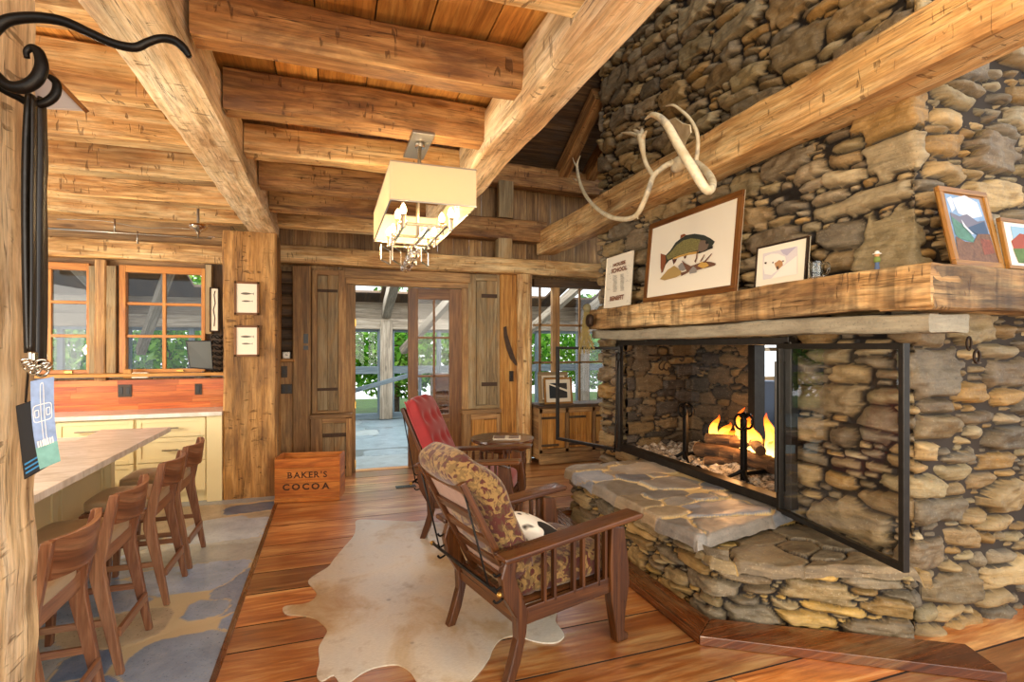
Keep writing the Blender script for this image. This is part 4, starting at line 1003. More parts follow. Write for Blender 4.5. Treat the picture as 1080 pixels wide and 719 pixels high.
for i, (x, y, h, r) in enumerate([(-6.2, 14.2, 3.0, 1.6), (-3.6, 13.8, 2.7, 1.5), (-1.1, 14.0, 2.8, 1.4), (1.6, 14.4, 2.6, 1.3), (4.6, 14.2, 2.3, 1.5), (8.0, 14.6, 2.6, 1.6)]):
    tree(x, y, h*1.15, r*1.15, 4200, 200+i, NM[i]+' behind the porch, counted from the left')

# glimpse of the next room through the fireplace
w = struct(empty('window_4', (6.9, 6.7, 1.0))); mb = MB()
for x in (6.2, 6.65, 7.1, 7.6): mb.box((x, 6.75, 1.75), (.07, .08, 1.5), grain=2)
for z in (1.02, 1.5, 2.0, 2.48): mb.box((6.9, 6.75, z), (1.5, .06, .06), grain=0)
child(mb, 'window_frame', M['barn_grey'], w, bevel=.003)
boards('wall_next_room', 6.15, 8.2, 0, 1.0, 6.8, M['barn_dark'], 14)
struct(MB().box((8.3, 4.0, 1.8), (.06, 5.8, 3.7)).build('wall_right', M['barn']))
struct(MB().box((6.2, 4.5, 2.9), (4.4, 5.0, .06)).build('ceiling_next_room', M['barn']))
struct(MB().box((6.2, 4.5, .002), (4.0, 4.4, .01)).build('floor_next_room', M['barn']))
ac = empty('armchair', (5.85, 5.75, 0), -2.0, 'blue grey armchair in the next room seen through the fireplace', 'armchair')
AM = plain('blue_upholstery', '#7f8fa6', .8)
for nme, c, s in (('base', (0, 0, .09), (.6, .6, .18)), ('seat', (0, 0, .3), (.6, .6, .3)), ('backrest', (-.32, 0, .65), (.18, .74, .8)), ('armrest', (0, .36, .42), (.62, .14, .5)), ('armrest', (0, -.36, .42), (.62, .14, .5))):
    MB().soft(c, s, e=5, n=8).build(nme, AM, ac, smooth=True)
# ------------------------------------------------------------------ kitchen
STN = stone('quartzite_top', ['#cdbfa8'], rough=.35, gap='#cdbfa8', streak=.25, bump=.05, nsc=3)
def counter_top(mb, poly, z, th): mb.prism(poly, lambda a, b, t: (a, b, t), z-th, z, seed=3); return mb
def flatstone(o):
    for nme in ('sid', 'sid2', 'mort'): a = o.data.attributes.new(nme, 'FLOAT', 'POINT'); a.data.foreach_set('value', [.3 if nme != 'mort' else 0.0]*len(o.data.vertices))
    return o
T = NT('marble_top'); co = T.N('ShaderNodeTexCoord').outputs['Object']
n1 = T.noise(T.mapped(co, (2.5, 9, 1), rot=(0, 0, .5)), 1, 7, .65, 1.5)
T.set(T.b, 'Base Color', T.ramp(n1, [(.3, '#c4bbac'), (.5, '#ddd6ca'), (.62, '#ebe6dd'), (.8, '#d0c7b9')]).outputs[0]); M['marble'] = T.P(Roughness=.25)
wt = empty('worktop', (-2.3, 6.1, .86), 0, 'pale stone worktop on the cream cabinets below the kitchen windows', 'worktop')
child(counter_top(MB(), [(-4.4, 5.855), (-1.035, 5.855), (-1.035, 6.335), (-4.4, 6.335)], .90, .04), 'slab', M['marble'], wt, bevel=.004)
def shaker(mb, x0, x1, z0, z1, Y, fr=.045, axis='x', sgn=-1):
    """door/drawer front with raised frame; front faces sgn"""
    def B(a0, a1, b0, b1, d0, d1):
        if axis == 'x': mb.box(((a0+a1)/2, Y+sgn*(d0+d1)/2, (b0+b1)/2), (a1-a0, abs(d1-d0), b1-b0))
        else: mb.box((Y+sgn*(d0+d1)/2, (a0+a1)/2, (b0+b1)/2), (abs(d1-d0), a1-a0, b1-b0))
    B(x0, x1, z0, z1, 0, .010); B(x0, x0+fr, z0, z1, .01, .02); B(x1-fr, x1, z0, z1, .01, .02); B(x0+fr, x1-fr, z0, z0+fr, .01, .02); B(x0+fr, x1-fr, z1-fr, z1, .01, .02)
YF = 5.91
def drawer_cab(nm, xa, xb, lab, rows, hand):
    c = empty(nm, ((xa+xb)/2, 6.1, 0), 0, lab, 'cabinet', 'cream cabinets below the windows'); inv = Matrix.Translation(c.location).inverted()
    mb = MB(); mb.box(((xa+xb)/2, 6.13, .48), (xb-xa, .41, .76)); mb.box(((xa+xb)/2, 6.15, .055), (xb-xa, .36, .11)); child(mb, 'body', M['cream'], c, bevel=.002)
    for (z0, z1) in rows:
        mb = MB(); shaker(mb, xa+.012, xb-.012, z0+.004, z1-.004, YF+.012, .04); d = child(mb, 'drawer', M['cream'], c, bevel=.002)
        zc = (z0+z1)/2; xc = (xa+xb)/2; hw = hand
        h = MB(); h.bar((xc-hw, YF-.045, zc), (xc+hw, YF-.045, zc), .012, .014); h.box((xc-hw+.02, YF-.028, zc), (.012, .03, .012)); h.box((xc+hw-.02, YF-.028, zc), (.012, .03, .012))
        h = h.build('handle', M['brass'] if False else M['nickel'], d, bevel=.002); h.data.transform(inv)
xA, xB, xC = at(58, 450, Y=YF).x-.9, at(142.5, 450, Y=YF).x, at(218, 450, Y=YF).x
xM = at(58, 450, Y=YF).x
drawer_cab('drawer_cabinet', xM, xB, 'cream drawer cabinet under the middle window, left of the one by the pillar', [(.12, .42), (.42, .66), (.66, .85)], .15)
drawer_cab('drawer_cabinet', xB, xC, 'cream drawer cabinet next to the wooden pillar', [(.12, .42), (.42, .66), (.66, .85)], .07)
drawer_cab('drawer_cabinet', xA, xM, 'cream drawer cabinet farthest left, mostly behind the post', [(.12, .42), (.42, .66), (.66, .85)], .15)
mb = MB(); mb.box(((xC-1.04)/2, 6.12, .43), (-1.04-xC-.004, .44, .86)); o = mb.build('cabinet_end_panel', M['cream'], bevel=.003); tag(o, 'plain cream end panel between drawers and pillar', 'panel')

# peninsula
pn = empty('peninsula', (-1.8, 3.7, 0), 0, 'stone topped cream breakfast peninsula with the four stools', 'kitchen island')
child(counter_top(MB(), [(-1.225, 2.3), (-1.225, 4.87), (-1.70, 4.88), (-1.66, 4.36), (-2.6, 4.36), (-2.6, 2.3)], .90, .038), 'slab', M['marble'], pn, bevel=.004)
mb = MB(); mb.box((-1.98, 3.5, .49), (.84, 2.1, .74)); mb.box((-2.0, 3.5, .055), (.78, 2.06, .11)); child(mb, 'body', M['cream'], pn, bevel=.003)
mb = MB()
ys_ = [2.46, 3.15, 3.84, 4.54]
for a, b in zip(ys_, ys_[1:]): shaker(mb, a+.02, b-.02, .14, .84, -1.56, .07, 'y', 1)
child(mb, 'side_panels', M['cream'], pn, bevel=.002)
mb = MB(); mb.box((-1.53, 4.52, .42), (.06, .07, .84)); mb.box((-1.53, 4.56, .84), (.3, .04, .05)); child(mb, 'corner_post', M['cream'], pn, bevel=.003)
lc = empty('low_counter', (-2.6, 5.0, 0), 0, 'lower stone counter strip showing behind the peninsula top', 'counter')
child(counter_top(MB(), [(-3.6, 4.78), (-1.75, 4.78), (-1.75, 5.25), (-3.6, 5.25)], .80, .035), 'slab', M['marble'], lc, bevel=.003)
child(MB().box((-2.68, 5.02, .382), (1.8, .42, .764)), 'body', M['cream'], lc, bevel=.003)

# stools: the back faces +x of the stool, local frame with y across
def make_stool():
    r = empty('bar_stool', (0, 0, 0), 0, 'walnut bar stool', 'bar stool', 'bar stools along the peninsula')
    W = .205
    def post(y, nm):
        prof = [(.045, 0), (.075, 0), (.0, .49), (-.002, .53), (.012, .60), (.055, .85), (.018, .85), (-.04, .60), (-.058, .53), (-.06, .47)]
        MB().prism(prof, lambda a, b, t: (a-.02, t, b), y-.016, y+.016, seed=int(y*99), grain=1).build(nm, M['walnut'], r, bevel=.004)
    post(-W, 'back_leg'); post(W, 'back_leg')
    for y in (-W+.01, W-.01):
        MB().prism([(-.415, 0), (-.385, 0), (-.345, .575), (-.395, .575)], lambda a, b, t: (a, t, b), y-.018, y+.018, seed=int(y*55)+3, grain=1).build('front_leg', M['walnut'], r, bevel=.004)
    mb = MB()
    for y in (-W, W): mb.box((-.21, y*.97, .55), (.34, .024, .06), grain=0)
    mb.box((-.38, 0, .55), (.024, .38, .06)); mb.box((-.05, 0, .555), (.024, .39, .08)); mb.build('seat_frame', M['walnut'], r, bevel=.003)
    MB().soft((-.215, 0, .612), (.37, .395, .07), e=6, n=12, puff=.008).build('seat_cushion', M['seat'], r, smooth=True)
    # curved backrest
    mb = MB(); n = 14
    for i in range(n+1):
        t = i/n*2-1; y = t*(W-.012); bow = .045*(1-t*t)
        for (dx, z) in ((-.0, .705), (.022, .705), (.040, .853), (.018, .853)): mb.v.append((dx+bow-.005, y, z+.0*bow-.012*(1-t*t)*(1 if z < .8 else .6)))
    for i in range(n):
        for j in range(4):
            a, b = i*4+j, i*4+(j+1) % 4; mb.f.append((a, b, b+4, a+4)); mb.mi.append(0); mb.uv.append([(mb.v[k][1], mb.v[k][2]+mb.v[k][0]) for k in (a, b, b+4, a+4)])
    for q in (0, n*4): mb.f.append((q, q+1, q+2, q+3)); mb.mi.append(0); mb.uv.append([(0, 0)]*4)
    mb.build('backrest', M['walnut'], r, smooth=True, angle=.6)
    for y in (-W, W): MB().bar((-.385, y*.96, .25), (-.0, y*.98, .25), .02, .03).build('side_stretcher', M['walnut'], r, bevel=.003)
    MB().bar((-.39, -W+.02, .2), (-.39, W-.02, .2), .022, .035).build('foot_rail', M['walnut'], r, bevel=.003)
    MB().bar((.028, -W+.016, .19), (.028, W-.016, .19), .018, .045).build('rear_stretcher', M['walnut'], r, bevel=.003)
    return r
M['seat'] = plain('taupe_leather', '#b09a7a', .35, 0, .08, 12, .05)
st = make_stool()
for i, (x, y, a, lab) in enumerate([(-.975, 4.38, .0, 'walnut bar stool farthest from the camera, nearest the pillar'), (-.975, 3.84, .0, 'second walnut bar stool from the pillar'), (-.985, 3.145, .0, 'third walnut bar stool from the pillar'), (-.975, 2.51, .0, 'nearest walnut bar stool, partly hidden by the rough post')]):
    o = st if i == 0 else copy_tree(st); o.location = (x, y, 0); o.rotation_euler.z = a; o['label'] = lab

# track light rail
tr = empty('track_rail', at(130, 250, Y=5.7), 0, 'thin metal lighting rail hung above the kitchen windows', 'track light')
a, b = at(40, 240, Y=5.7), at(223, 251.5, Y=5.7)
child(MB().tube([a, b], .009, 8), 'rail', M['nickel'], tr, smooth=True)
for u, v0, v1 in ((121, 231, 245), (145, 244, 257)): p, q = at(u, v0, Y=5.7), at(u, v1, Y=5.7); child(MB().tube([p, q], .008, 8), 'hanger', M['nickel'], tr, smooth=True)
child(MB().tube([at(u, v, Y=5.72) for u, v in ((60, 231), (110, 233), (150, 240), (180, 240), (205, 242))], .004, 6), 'cable', M['nickel'], tr, smooth=True)
c = at(209, 239, Y=5.62); tf = child(MB().lathe([(.07, .02), (.085, .0), (.075, -.02), (.04, -.04), (.02, -.06), (.012, -.075)], c, 20), 'transformer', M['chrome'], tr, smooth=True, angle=.6)
child(MB().tube([c+Vector((0, 0, .02)), Vector((c.x, c.y, 3.012))], .012, 8), 'stem', M['nickel'], tr)
child(MB().tube([c+Vector((0, 0, -.06)), at(209, 251, Y=5.66)], .006, 8), 'connector', M['nickel'], tr)

# monitor on the sill
mo = empty('monitor', (-1.15, 6.1, 1.22), 0, 'dark flat monitor standing on the sill in front of the window beside the pillar', 'monitor')
P4 = [at(196, 359, Y=6.12), at(223, 359, Y=6.2), at(225, 390, Y=6.2), at(200, 388, Y=6.12)]
nrm = (P4[1]-P4[0]).cross(P4[3]-P4[0]).normalized()
if nrm.y > 0: nrm = -nrm
mb = MB(); mb.add(P4+[p-nrm*.03 for p in P4], [(0, 1, 2, 3), (7, 6, 5, 4), (0, 4, 5, 1), (1, 5, 6, 2), (2, 6, 7, 3), (3, 7, 4, 0)]); child(mb, 'housing', M['blackp'], mo, bevel=.004)
c = (P4[0]+P4[1]+P4[2]+P4[3])/4
mb = MB(); mb.quad([c+(p-c)*.92+nrm*.004 for p in P4]); child(mb, 'screen', plain('monitor_glass', '#5c5f58', .25), mo)
child(MB().lathe([(.07, 0), (.07, .012), (.02, .016), (.015, .06)], (c.x+.02, 6.2, 1.228), 16), 'stand', M['blackp'], mo)
# small things on the sill
for (u, lab, mat) in ((135, 'small pale wooden block on the sill', M['barn_gold']),):
    p = at(u, 391, Y=6.22); o = MB().box((p.x, 6.22, 1.275), (.07, .05, .09)).build('wooden_block', mat, bevel=.006); tag(o, lab, 'block')
p = at(149, 391, Y=6.22); sh = empty('scrap_tray', (p.x, 6.2, 1.228), 0, 'little white tray with crumpled papers on the sill', 'tray')
child(MB().box((p.x, 6.2, 1.245), (.14, .06, .03)), 'tray', M['white'], sh, bevel=.006)
for k in range(4): child(MB().soft((p.x-.05+.033*k, 6.2, 1.272), (.05, .05, .035), e=2.2, n=4), 'paper_ball', M['paper'], sh)
# curly iron basket behind monitor
wb = MB(); p = at(229, 375, Y=6.25)
for k in range(7):
    z = p.z-.16+.06*k; wb.tube([(p.x+.05*math.cos(a), p.y+.05*math.sin(a), z+.02*math.sin(3*a)) for a in [2*PI*i/10 for i in range(10)]], .006, 6, closed=True, smooth=2)
tag(wb.build('wire_curl', M['iron'], smooth=True), 'twisted black wire piece between monitor and pillar', 'wire ornament')

# framed pictures flat on a wall facing the camera side
def wall_pic(nm, u0, v0, u1, v1, Y, lab, fw, fmat, art, cat='picture frame'):
    x0, x1 = at(u0, (v0+v1)/2, Y=Y).x, at(u1, (v0+v1)/2, Y=Y).x; z1, z0 = at((u0+u1)/2, v0, Y=Y).z, at((u0+u1)/2, v1, Y=Y).z
    r = empty(nm, ((x0+x1)/2, Y, (z0+z1)/2), 0, lab, cat); mb = MB(); th = .02
    mb.box(((x0+x1)/2, Y, z1-fw/2), (x1-x0, th, fw)); mb.box(((x0+x1)/2, Y, z0+fw/2), (x1-x0, th, fw)); mb.box((x0+fw/2, Y, (z0+z1)/2), (fw, th, z1-z0)); mb.box((x1-fw/2, Y, (z0+z1)/2), (fw, th, z1-z0))
    child(mb, 'frame', fmat, r, bevel=.002)
    mb = MB(); mb.quad([(x0+fw, Y-.002, z0+fw), (x1-fw, Y-.002, z0+fw), (x1-fw, Y-.002, z1-fw), (x0+fw, Y-.002, z1-fw)])
    art(mb, lambda a, b: (x0+fw+(x1-x0-2*fw)*a, Y-.004, z0+fw+(z1-z0-2*fw)*b)); child(mb, 'print', [M['paper'], M['ink'], M['ink2']], r)
M['ink'] = plain('grey_ink', '#6b6255', .8); M['ink2'] = plain('brown_ink', '#4a3321', .8)
def fish_shape(cx, cy, L, h, mb, F, mi, flip=1):
    n = 16; top, bot = [], []
    for i in range(n+1):
        t = i/n; w = h*math.sin(PI*min(1, t*1.05+.02))**.75*(1-.35*t) if t < .9 else h*.25
        top.append((cx+flip*L*(t-.5), cy+w*.5)); bot.append((cx+flip*L*(t-.5), cy-w*.45))
    for i in range(n): mb.quad([F(*bot[i]), F(*bot[i+1]), F(*top[i+1]), F(*top[i])], mi)
    e = cx+flip*L*.5; mb.quad([F(e, cy), F(e+flip*L*.1, cy-h*.6), F(e+flip*L*.07, cy), F(e+flip*L*.1, cy+h*.6)], mi)
def two_fish(mb, F):
    fish_shape(.5, .66, .6, .10, mb, F, 1); fish_shape(.5, .40, .5, .07, mb, F, 1)
wall_pic('framed_print', 247, 297, 273.5, 332, 5.885, 'upper framed print of two small fish on the wooden pillar', .022, M['frame_wood'], two_fish)
wall_pic('framed_print', 247, 343, 273.5, 376, 5.885, 'lower framed print of two small fish on the wooden pillar', .022, M['frame_wood'], two_fish)
def tall_fish(mb, F):
    for a, b in zip([(.45, .1), (.55, .3), (.35, .5), (.6, .65), (.45, .85)], [(.55, .3), (.35, .5), (.6, .65), (.45, .85), (.6, .95)]): mb.quad([F(a[0]-.08, a[1]), F(a[0]+.08, a[1]), F(b[0]+.08, b[1]), F(b[0]-.08, b[1])], 2)
wall_pic('framed_print', 221, 303, 231.5, 350, 6.26, 'narrow upright framed print beside the window near the pillar', .015, M['iron_brown'], tall_fish)

# wooden crate
F0, F1, F2_ = at(289.5, 530, Z=0), at(358.5, 527, Z=0), None
dx = (F1-F0); ang = math.atan2(dx.y, dx.x); Lc = dx.length
cr_ = empty('wooden_crate', (F0.x, F0.y, 0), ang, 'open orange wooden box lettered BAKER\'S COCOA beside the pillar', 'crate')
H = .43; D = .30
def cb(mb, nm, **k): return mb.build(nm, M['crate'], cr_, bevel=.003, **k)
for nm, y in (('front_panel', 0), ('back_panel', D)):
    mb = MB()
    for k, (a, b) in enumerate(((0, .185), (.188, .335), (.338, H))): mb.box((Lc/2, y+.008, (a+b)/2), (Lc, .016, b-a), grain=0, seed=k+int(y*10))
    cb(mb, nm)
for x in (.009, Lc-.009):
    mb = MB()
    for k, (a, b) in enumerate(((0, .22), (.223, H+.01))): mb.box((x, D/2+.008, (a+b)/2), (.016, D-.018, b-a), grain=1, seed=k+9)
    cb(mb, 'side_panel')
cb(MB().box((Lc/2, D/2+.008, .012), (Lc-.03, D-.02, .014)), 'bottom'); cb(MB().box((Lc/2, -.008, .02), (Lc, .014, .04)), 'base_strip')
def lettering(txt, size, cx, cz, sx=1.0, bold=.02, par=None, serif=True, mat=None, yy=-.0012, nm='lettering', spacing=1.0):
    mb = MB(); x = 0; items = []
    for ch in txt:
        if ch == ' ': x += .5; continue
        vs, fs = text_faces(ch, 1.0, bold)
        if not vs: continue
        x0 = min(v[0] for v in vs); x1 = max(v[0] for v in vs); items.append(([(v[0]-x0+x, v[1]) for v in vs], fs, ch, x, x+x1-x0)); x += x1-x0+.16*spacing
    tot = x-.16*spacing
    for vs, fs, ch, a, b in items:
        mb.add([(cx+(p[0]-tot/2)*size*sx, yy, cz+p[1]*size) for p in vs], fs)
        if serif and ch in 'BAKRE':
            y0 = min(v[1] for v in vs); y1 = max(v[1] for v in vs)
            spots = [(a, y0), (b, y0)] if ch in 'AKR' else [(a, y0)]
            spots += [(a, y1)] if ch in 'BKRE' else []
            spots += [(b, y1)] if ch == 'K' else []
            for (sx_, sy_) in spots:
                w = .10; q = [(sx_-w, sy_), (sx_+w, sy_), (sx_+w, sy_+(.06 if sy_ < (y0+y1)/2 else -.06)), (sx_-w, sy_+(.06 if sy_ < (y0+y1)/2 else -.06))]
                mb.add([(cx+(p[0]-tot/2)*size*sx, yy-.0002, cz+p[1]*size) for p in q], [(0, 1, 2, 3)])
    return mb.build(nm, mat or M['ink2'], par)
M['ink2'].node_tree.nodes['Principled BSDF'].inputs['Base Color'].default_value = hexc('#3c2212')
lettering("BAKER'S", .085, Lc*.50, .262, 1.0, .02, cr_, nm='upper_lettering'); lettering("...", .05, Lc*.5, .215, 1.0, .0, cr_, serif=False, nm='printed_dots', spacing=1.5); lettering("COCOA", .085, Lc*.48, .145, 1.15, .035, cr_, nm='lower_lettering', spacing=1.3)

# round table with magazine
tb = empty('round_table', (1.65, 5.07, 0), 0, 'round dark wooden side table with turned legs behind the red chair', 'table')
child(MB().lathe([(.28, .575), (.315, .585), (.325, .60), (.32, .618), (.0, .62)], (1.65, 5.07, 0), 40), 'tabletop', M['table_wood'], tb, smooth=True, angle=.5)
child(MB().lathe([(.245, .50), (.255, .51), (.255, .575), (.2, .575)], (1.65, 5.07, 0), 32), 'apron', M['table_wood'], tb, smooth=True, angle=.5)
legp = [(.012, 0), (.016, .03), (.012, .06), (.02, .14), (.024, .2), (.014, .22), (.022, .24), (.016, .27), (.018, .34), (.026, .40), (.016, .43), (.024, .45), (.018, .47), (.024, .50), (.024, .57)]
for k in range(4):
    a = PI/4+k*PI/2+.35; child(MB().lathe(legp, (1.65+.22*math.cos(a), 5.07+.22*math.sin(a), 0), 12), 'leg', M['table_wood'], tb, smooth=True, angle=.8)
child(MB().lathe([(.0, .18), (.20, .18), (.205, .19), (.20, .2), (0, .2)], (1.65, 5.07, 0), 28), 'lower_shelf', M['table_wood'], tb)
mg = empty('magazine', (1.68, 5.02, .62), -.35, 'open magazine lying on the round table', 'magazine')
MB().box((0, 0, .004), (.28, .20, .008)).build('pages', M['paper'], mg, bevel=.001)
mb = MB()
for (a, b, c, d) in ((-.13, -.09, -.02, .09), (.02, -.08, .12, -.01), (.02, .01, .12, .09)): mb.quad([(a, b, .009), (c, b, .009), (c, d, .009), (a, d, .009)])
mb.build('printed_photos', plain('magazine_print', '#8a7468', .4), mg)

# ------------------------------------------------------------------ Morris chairs
T = NT('tapestry'); co = T.N('ShaderNodeTexCoord').outputs['Object']
v1 = T.N('ShaderNodeTexVoronoi', {'Vector': T.mapped(co, (1, 1, 1)), 'Scale': 16.0}, feature='SMOOTH_F1'); w1 = T.noise(co, 14, 3, .5, 1.8); w2 = T.noise(co, 32, 3, .5, 1.5)
f1 = T.ramp(T.math('ADD', T.math('MULTIPLY', w1, .7), T.math('MULTIPLY', v1.outputs[0], .55)), [(.44, 0.0), (.47, 1.0), (.60, 1.0), (.63, 0.0)]).outputs[0]
f2 = T.ramp(w2, [(.50, 0.0), (.53, 1.0)]).outputs[0]
c1 = T.mix(f1, '#4c190d', '#8a6a3a'); c1 = T.mix(T.math('MULTIPLY', f2, .55), c1, '#4f3d1b')
T.set(T.b, 'Base Color', c1); T.bump(T.noise(co, 220, 2), .3, .003); M['tapestry'] = T.P(Roughness=.9, Sheen_Weight=.2)
M['red'] = plain('red_velvet', '#8f1818', .75, 0, .12, 14, .1, Sheen_Weight=.3)
M['lining'] = plain('pink_lining', '#9d7f6f', .85, 0, .1, 30)
def morris(loc, rz, lab, tall, cushion, nm='morris_chair', btilt=.27, bh=.92, tuft=False):
    r = empty(nm, loc, rz, lab, 'armchair')
    W = .30; wd = M['chair']
    B = lambda mb, n, mat=None, **k: mb.build(n, mat or wd, r, **k)
    for s in (-1, 1):
        # rear leg: sabre curve
        prof = [(-.40, 0), (-.355, 0), (-.315, .10), (-.285, .22), (-.275, .32), (-.32, .42), (-.345, .50), (-.33, .585), (-.39, .585), (-.42, .50), (-.40, .40), (-.34, .30), (-.335, .20), (-.365, .10)]
        B(MB().prism(prof, lambda a, b, t: (a, t, b), s*W-.024, s*W+.024, seed=s+5, grain=1), 'rear_leg', bevel=.006)
        prof = [(.285, 0), (.36, 0), (.365, .03), (.335, .05), (.345, .16), (.375, .30), (.365, .42), (.335, .60), (.245, .62), (.235, .40), (.245, .22), (.275, .06)]
        B(MB().prism(prof, lambda a, b, t: (a, t, b), s*W-.03, s*W+.03, seed=s+8, grain=1), 'front_leg', bevel=.008)
        B(MB().prism([(-.33, .25), (.28, .27), (.28, .35), (-.33, .33)], lambda a, b, t: (a, t, b), s*W-.014, s*W+.014, seed=s+12), 'side_rail', bevel=.004)
        B(MB().prism([(-.43, .583), (.41, .640), (.43, .652), (.42, .668), (.38, .668), (-.43, .608)], lambda a, b, t: (a, s*(W+.02)+t, b), -.058, .058, seed=s+15), 'armrest', bevel=.008)
        for x in (-.17, -.11, .01, .07, .17, .22): B(MB().bar((x, s*W, .32), (x, s*W, .60+x*.06), .018, .028, up=(0, 1, 0)), 'slat', bevel=.003)
        # hook rack on the rear post
        for z in (.40, .46, .52): B(MB().tube([(-.40, s*W, z), (-.435, s*W, z-.012), (-.45, s*W, z+.004)], .006, 6), 'rack_hook', M['iron'], smooth=True)
    B(MB().bar((.30, -W, .30), (.30, W, .30), .028, .09), 'front_rail', bevel=.005); B(MB().bar((-.31, -W, .29), (-.31, W, .29), .028, .08), 'rear_rail', bevel=.005)
    B(MB().box((-.01, 0, .335), (.58, .54, .02)), 'seat_board')
    # reclined back
    p0 = Vector((-.26, 0, .33)); p1 = Vector((-.26-btilt*1.15, 0, bh)); yb = .235; d = (p1-p0).normalized(); nb = Vector((-d.z, 0, d.x))
    for s in (-1, 1): B(MB().bar(p0+Vector((0, s*yb, 0)), p1+Vector((0, s*yb, 0))+d*.02, .032, .034, up=(0, 1, 0)), 'back_stile', bevel=.005)
    for k, t in enumerate((.13, .32, .51, .70, .97)):
        q = p0.lerp(p1, t); B(MB().bar(q+Vector((0, -yb+.012, 0)), q+Vector((0, yb-.012, 0)), .016, .05, up=tuple(d)), 'back_slat', bevel=.003)
    B(MB().tube([(-.455, -W-.06, .455), (-.455, W+.06, .455)], .008, 8), 'support_rod', M['iron'], smooth=True)
    for s in (-1, 1):
        B(MB().lathe([(.004, -.012), (.012, -.006), (.013, .004), (.004, .012)], (-.455, s*(W+.06), .455), 10, M=Matrix.Rotation(PI/2, 3, 'X')), 'rod_knob', M['brass'], smooth=True)
        B(MB().tube([p1+Vector((.0, s*(yb+.01), -.02)), Vector((-.455, s*(yb+.03), .455)), Vector((-.30, s*(yb+.03), .30))], .005, 6, smooth=1), 'stay_rod', M['iron'], smooth=True)
    # cushions
    Mx = Matrix((d, Vector((0, 1, 0)), nb)).transposed()   # local x up the back
    L = (p1-p0).length+(.10 if not tuft else .05); cc = p0+d*(L/2+.02)-nb*(.095 if not tuft else .075); th = .16 if not tuft else .12
    def roll(v):
        t = v.x/(L/2)
        if not tuft: v.z += (.035*math.exp(-((t-.80)/.25)**2)-.02*math.exp(-((t-.35)/.3)**2))*(1 if True else 0); v.x += 0
        if t > .6 and not tuft: v.z += (t-.6)*.05*(1)
        return v
    if tuft:
        # button grid
        def tf_(v):
            if v.z < 0:
                a = v.x/L*4*PI; b = v.y/.5*3*PI; g = abs(math.cos(a/1.0))*abs(math.cos(b)); v.z += .026*(g**3)
            return v
        cu = B(MB().soft(cc, (L, .50, th), Mx, e=7, n=40, puff=.012, fn=tf_), 'back_cushion', cushion, smooth=True)
        for k, zz in enumerate((-.0,)): 
            pass
        for i in (-1.5, -.5, .5, 1.5):
            for j in (-1, 0, 1):
                c_ = cc+d*(i*L/4)+Vector((0, j*.5/3, 0))-nb*(th/2-.016); MB().lathe([(.012, -.004), (.010, .004), (.0, .006)], c_, 8).build('button', cushion, cu)
        B(MB().tube([cc+d*(L/2-.01)+Vector((0, -.245, 0))+nb*.03, cc-d*(L/2-.01)+Vector((0, -.245, 0))+nb*.03], .006, 6), 'piping', cushion)
    else:
        B(MB().soft(cc, (L, .52, th), Mx, e=4.2, n=22, puff=.02, fn=roll), 'back_cushion', cushion, smooth=True)
        B(MB().box(tuple(p0+d*(L*.45)-nb*.012), (L*.80, .43, .006), Mx), 'cushion_lining', M['lining'])
        B(MB().soft(p0+Vector((.05, 0, .07)), (.12, .50, .16), e=4, n=10), 'lower_roll', cushion, smooth=True)
    B(MB().soft((.03, 0, .415), (.58, .53, .15), e=5.5, n=22, puff=.018), 'seat_cushion', cushion, smooth=True)
    return r
MC1 = (1.056, 2.645, 0); RZ1 = math.radians(13.5)
morris(MC1, RZ1, 'near reclining wooden armchair with brown floral tapestry cushions, its back to the camera', True, M['tapestry'])
morris((1.17, 4.29, 0), math.radians(-29), 'far reclining wooden armchair with red tufted back cushion', True, M['red'], btilt=.27, bh=1.02, tuft=True)
# black and white hide pillow on the near chair
T = NT('spotted_hide'); n = T.noise(T.N('ShaderNodeTexCoord').outputs['Object'], 5, 2); T.set(T.b, 'Base Color', T.ramp(n, [(.5, '#e9e2d4'), (.52, '#1c1815')]).outputs[0]); T.P(Roughness=.8)
Rm = Matrix.Rotation(.5, 3, 'Y') @ Matrix.Rotation(.7, 3, 'Z')
pc = Matrix.Translation(Vector(MC1)) @ Matrix.Rotation(RZ1, 4, 'Z') @ Vector((-.02, .0, .545))
o = MB().soft((0, 0, 0), (.34, .30, .12), Rm, e=3, n=12, puff=.01).build('hide_pillow', T.m, smooth=True, loc=pc); tag(o, 'small black and white hide pillow on the seat of the tapestry chair', 'pillow')

# ------------------------------------------------------------------ cowhide rug
out = [(376, 549), (390, 548), (433, 550), (448, 549), (470, 552), (497, 553), (520, 552), (548, 565), (572, 590), (586, 620), (588, 642), (586, 655), (592, 664), (595, 671), (588, 677), (576, 678), (563, 676), (550, 672), (538, 671), (527, 675), (520, 684), (516, 694), (507, 707), (496, 719), (484, 732), (462, 733), (444, 726), (439, 718), (434, 710), (427, 704), (418, 701), (405, 702), (392, 705), (380, 711), (369, 719), (360, 722), (352, 712), (340, 718), (334, 712), (337, 698), (336, 684), (341, 674), (345, 665), (340, 658), (332, 652), (318, 649), (303, 648), (298, 643), (302, 639), (320, 637), (330, 633), (334, 626), (330, 620), (325, 613), (333, 606), (346, 598), (352, 590), (362, 578), (373, 565), (375, 556)]
import bmesh as _bm
P2 = [at(u, v, Z=.004) for u, v in out]
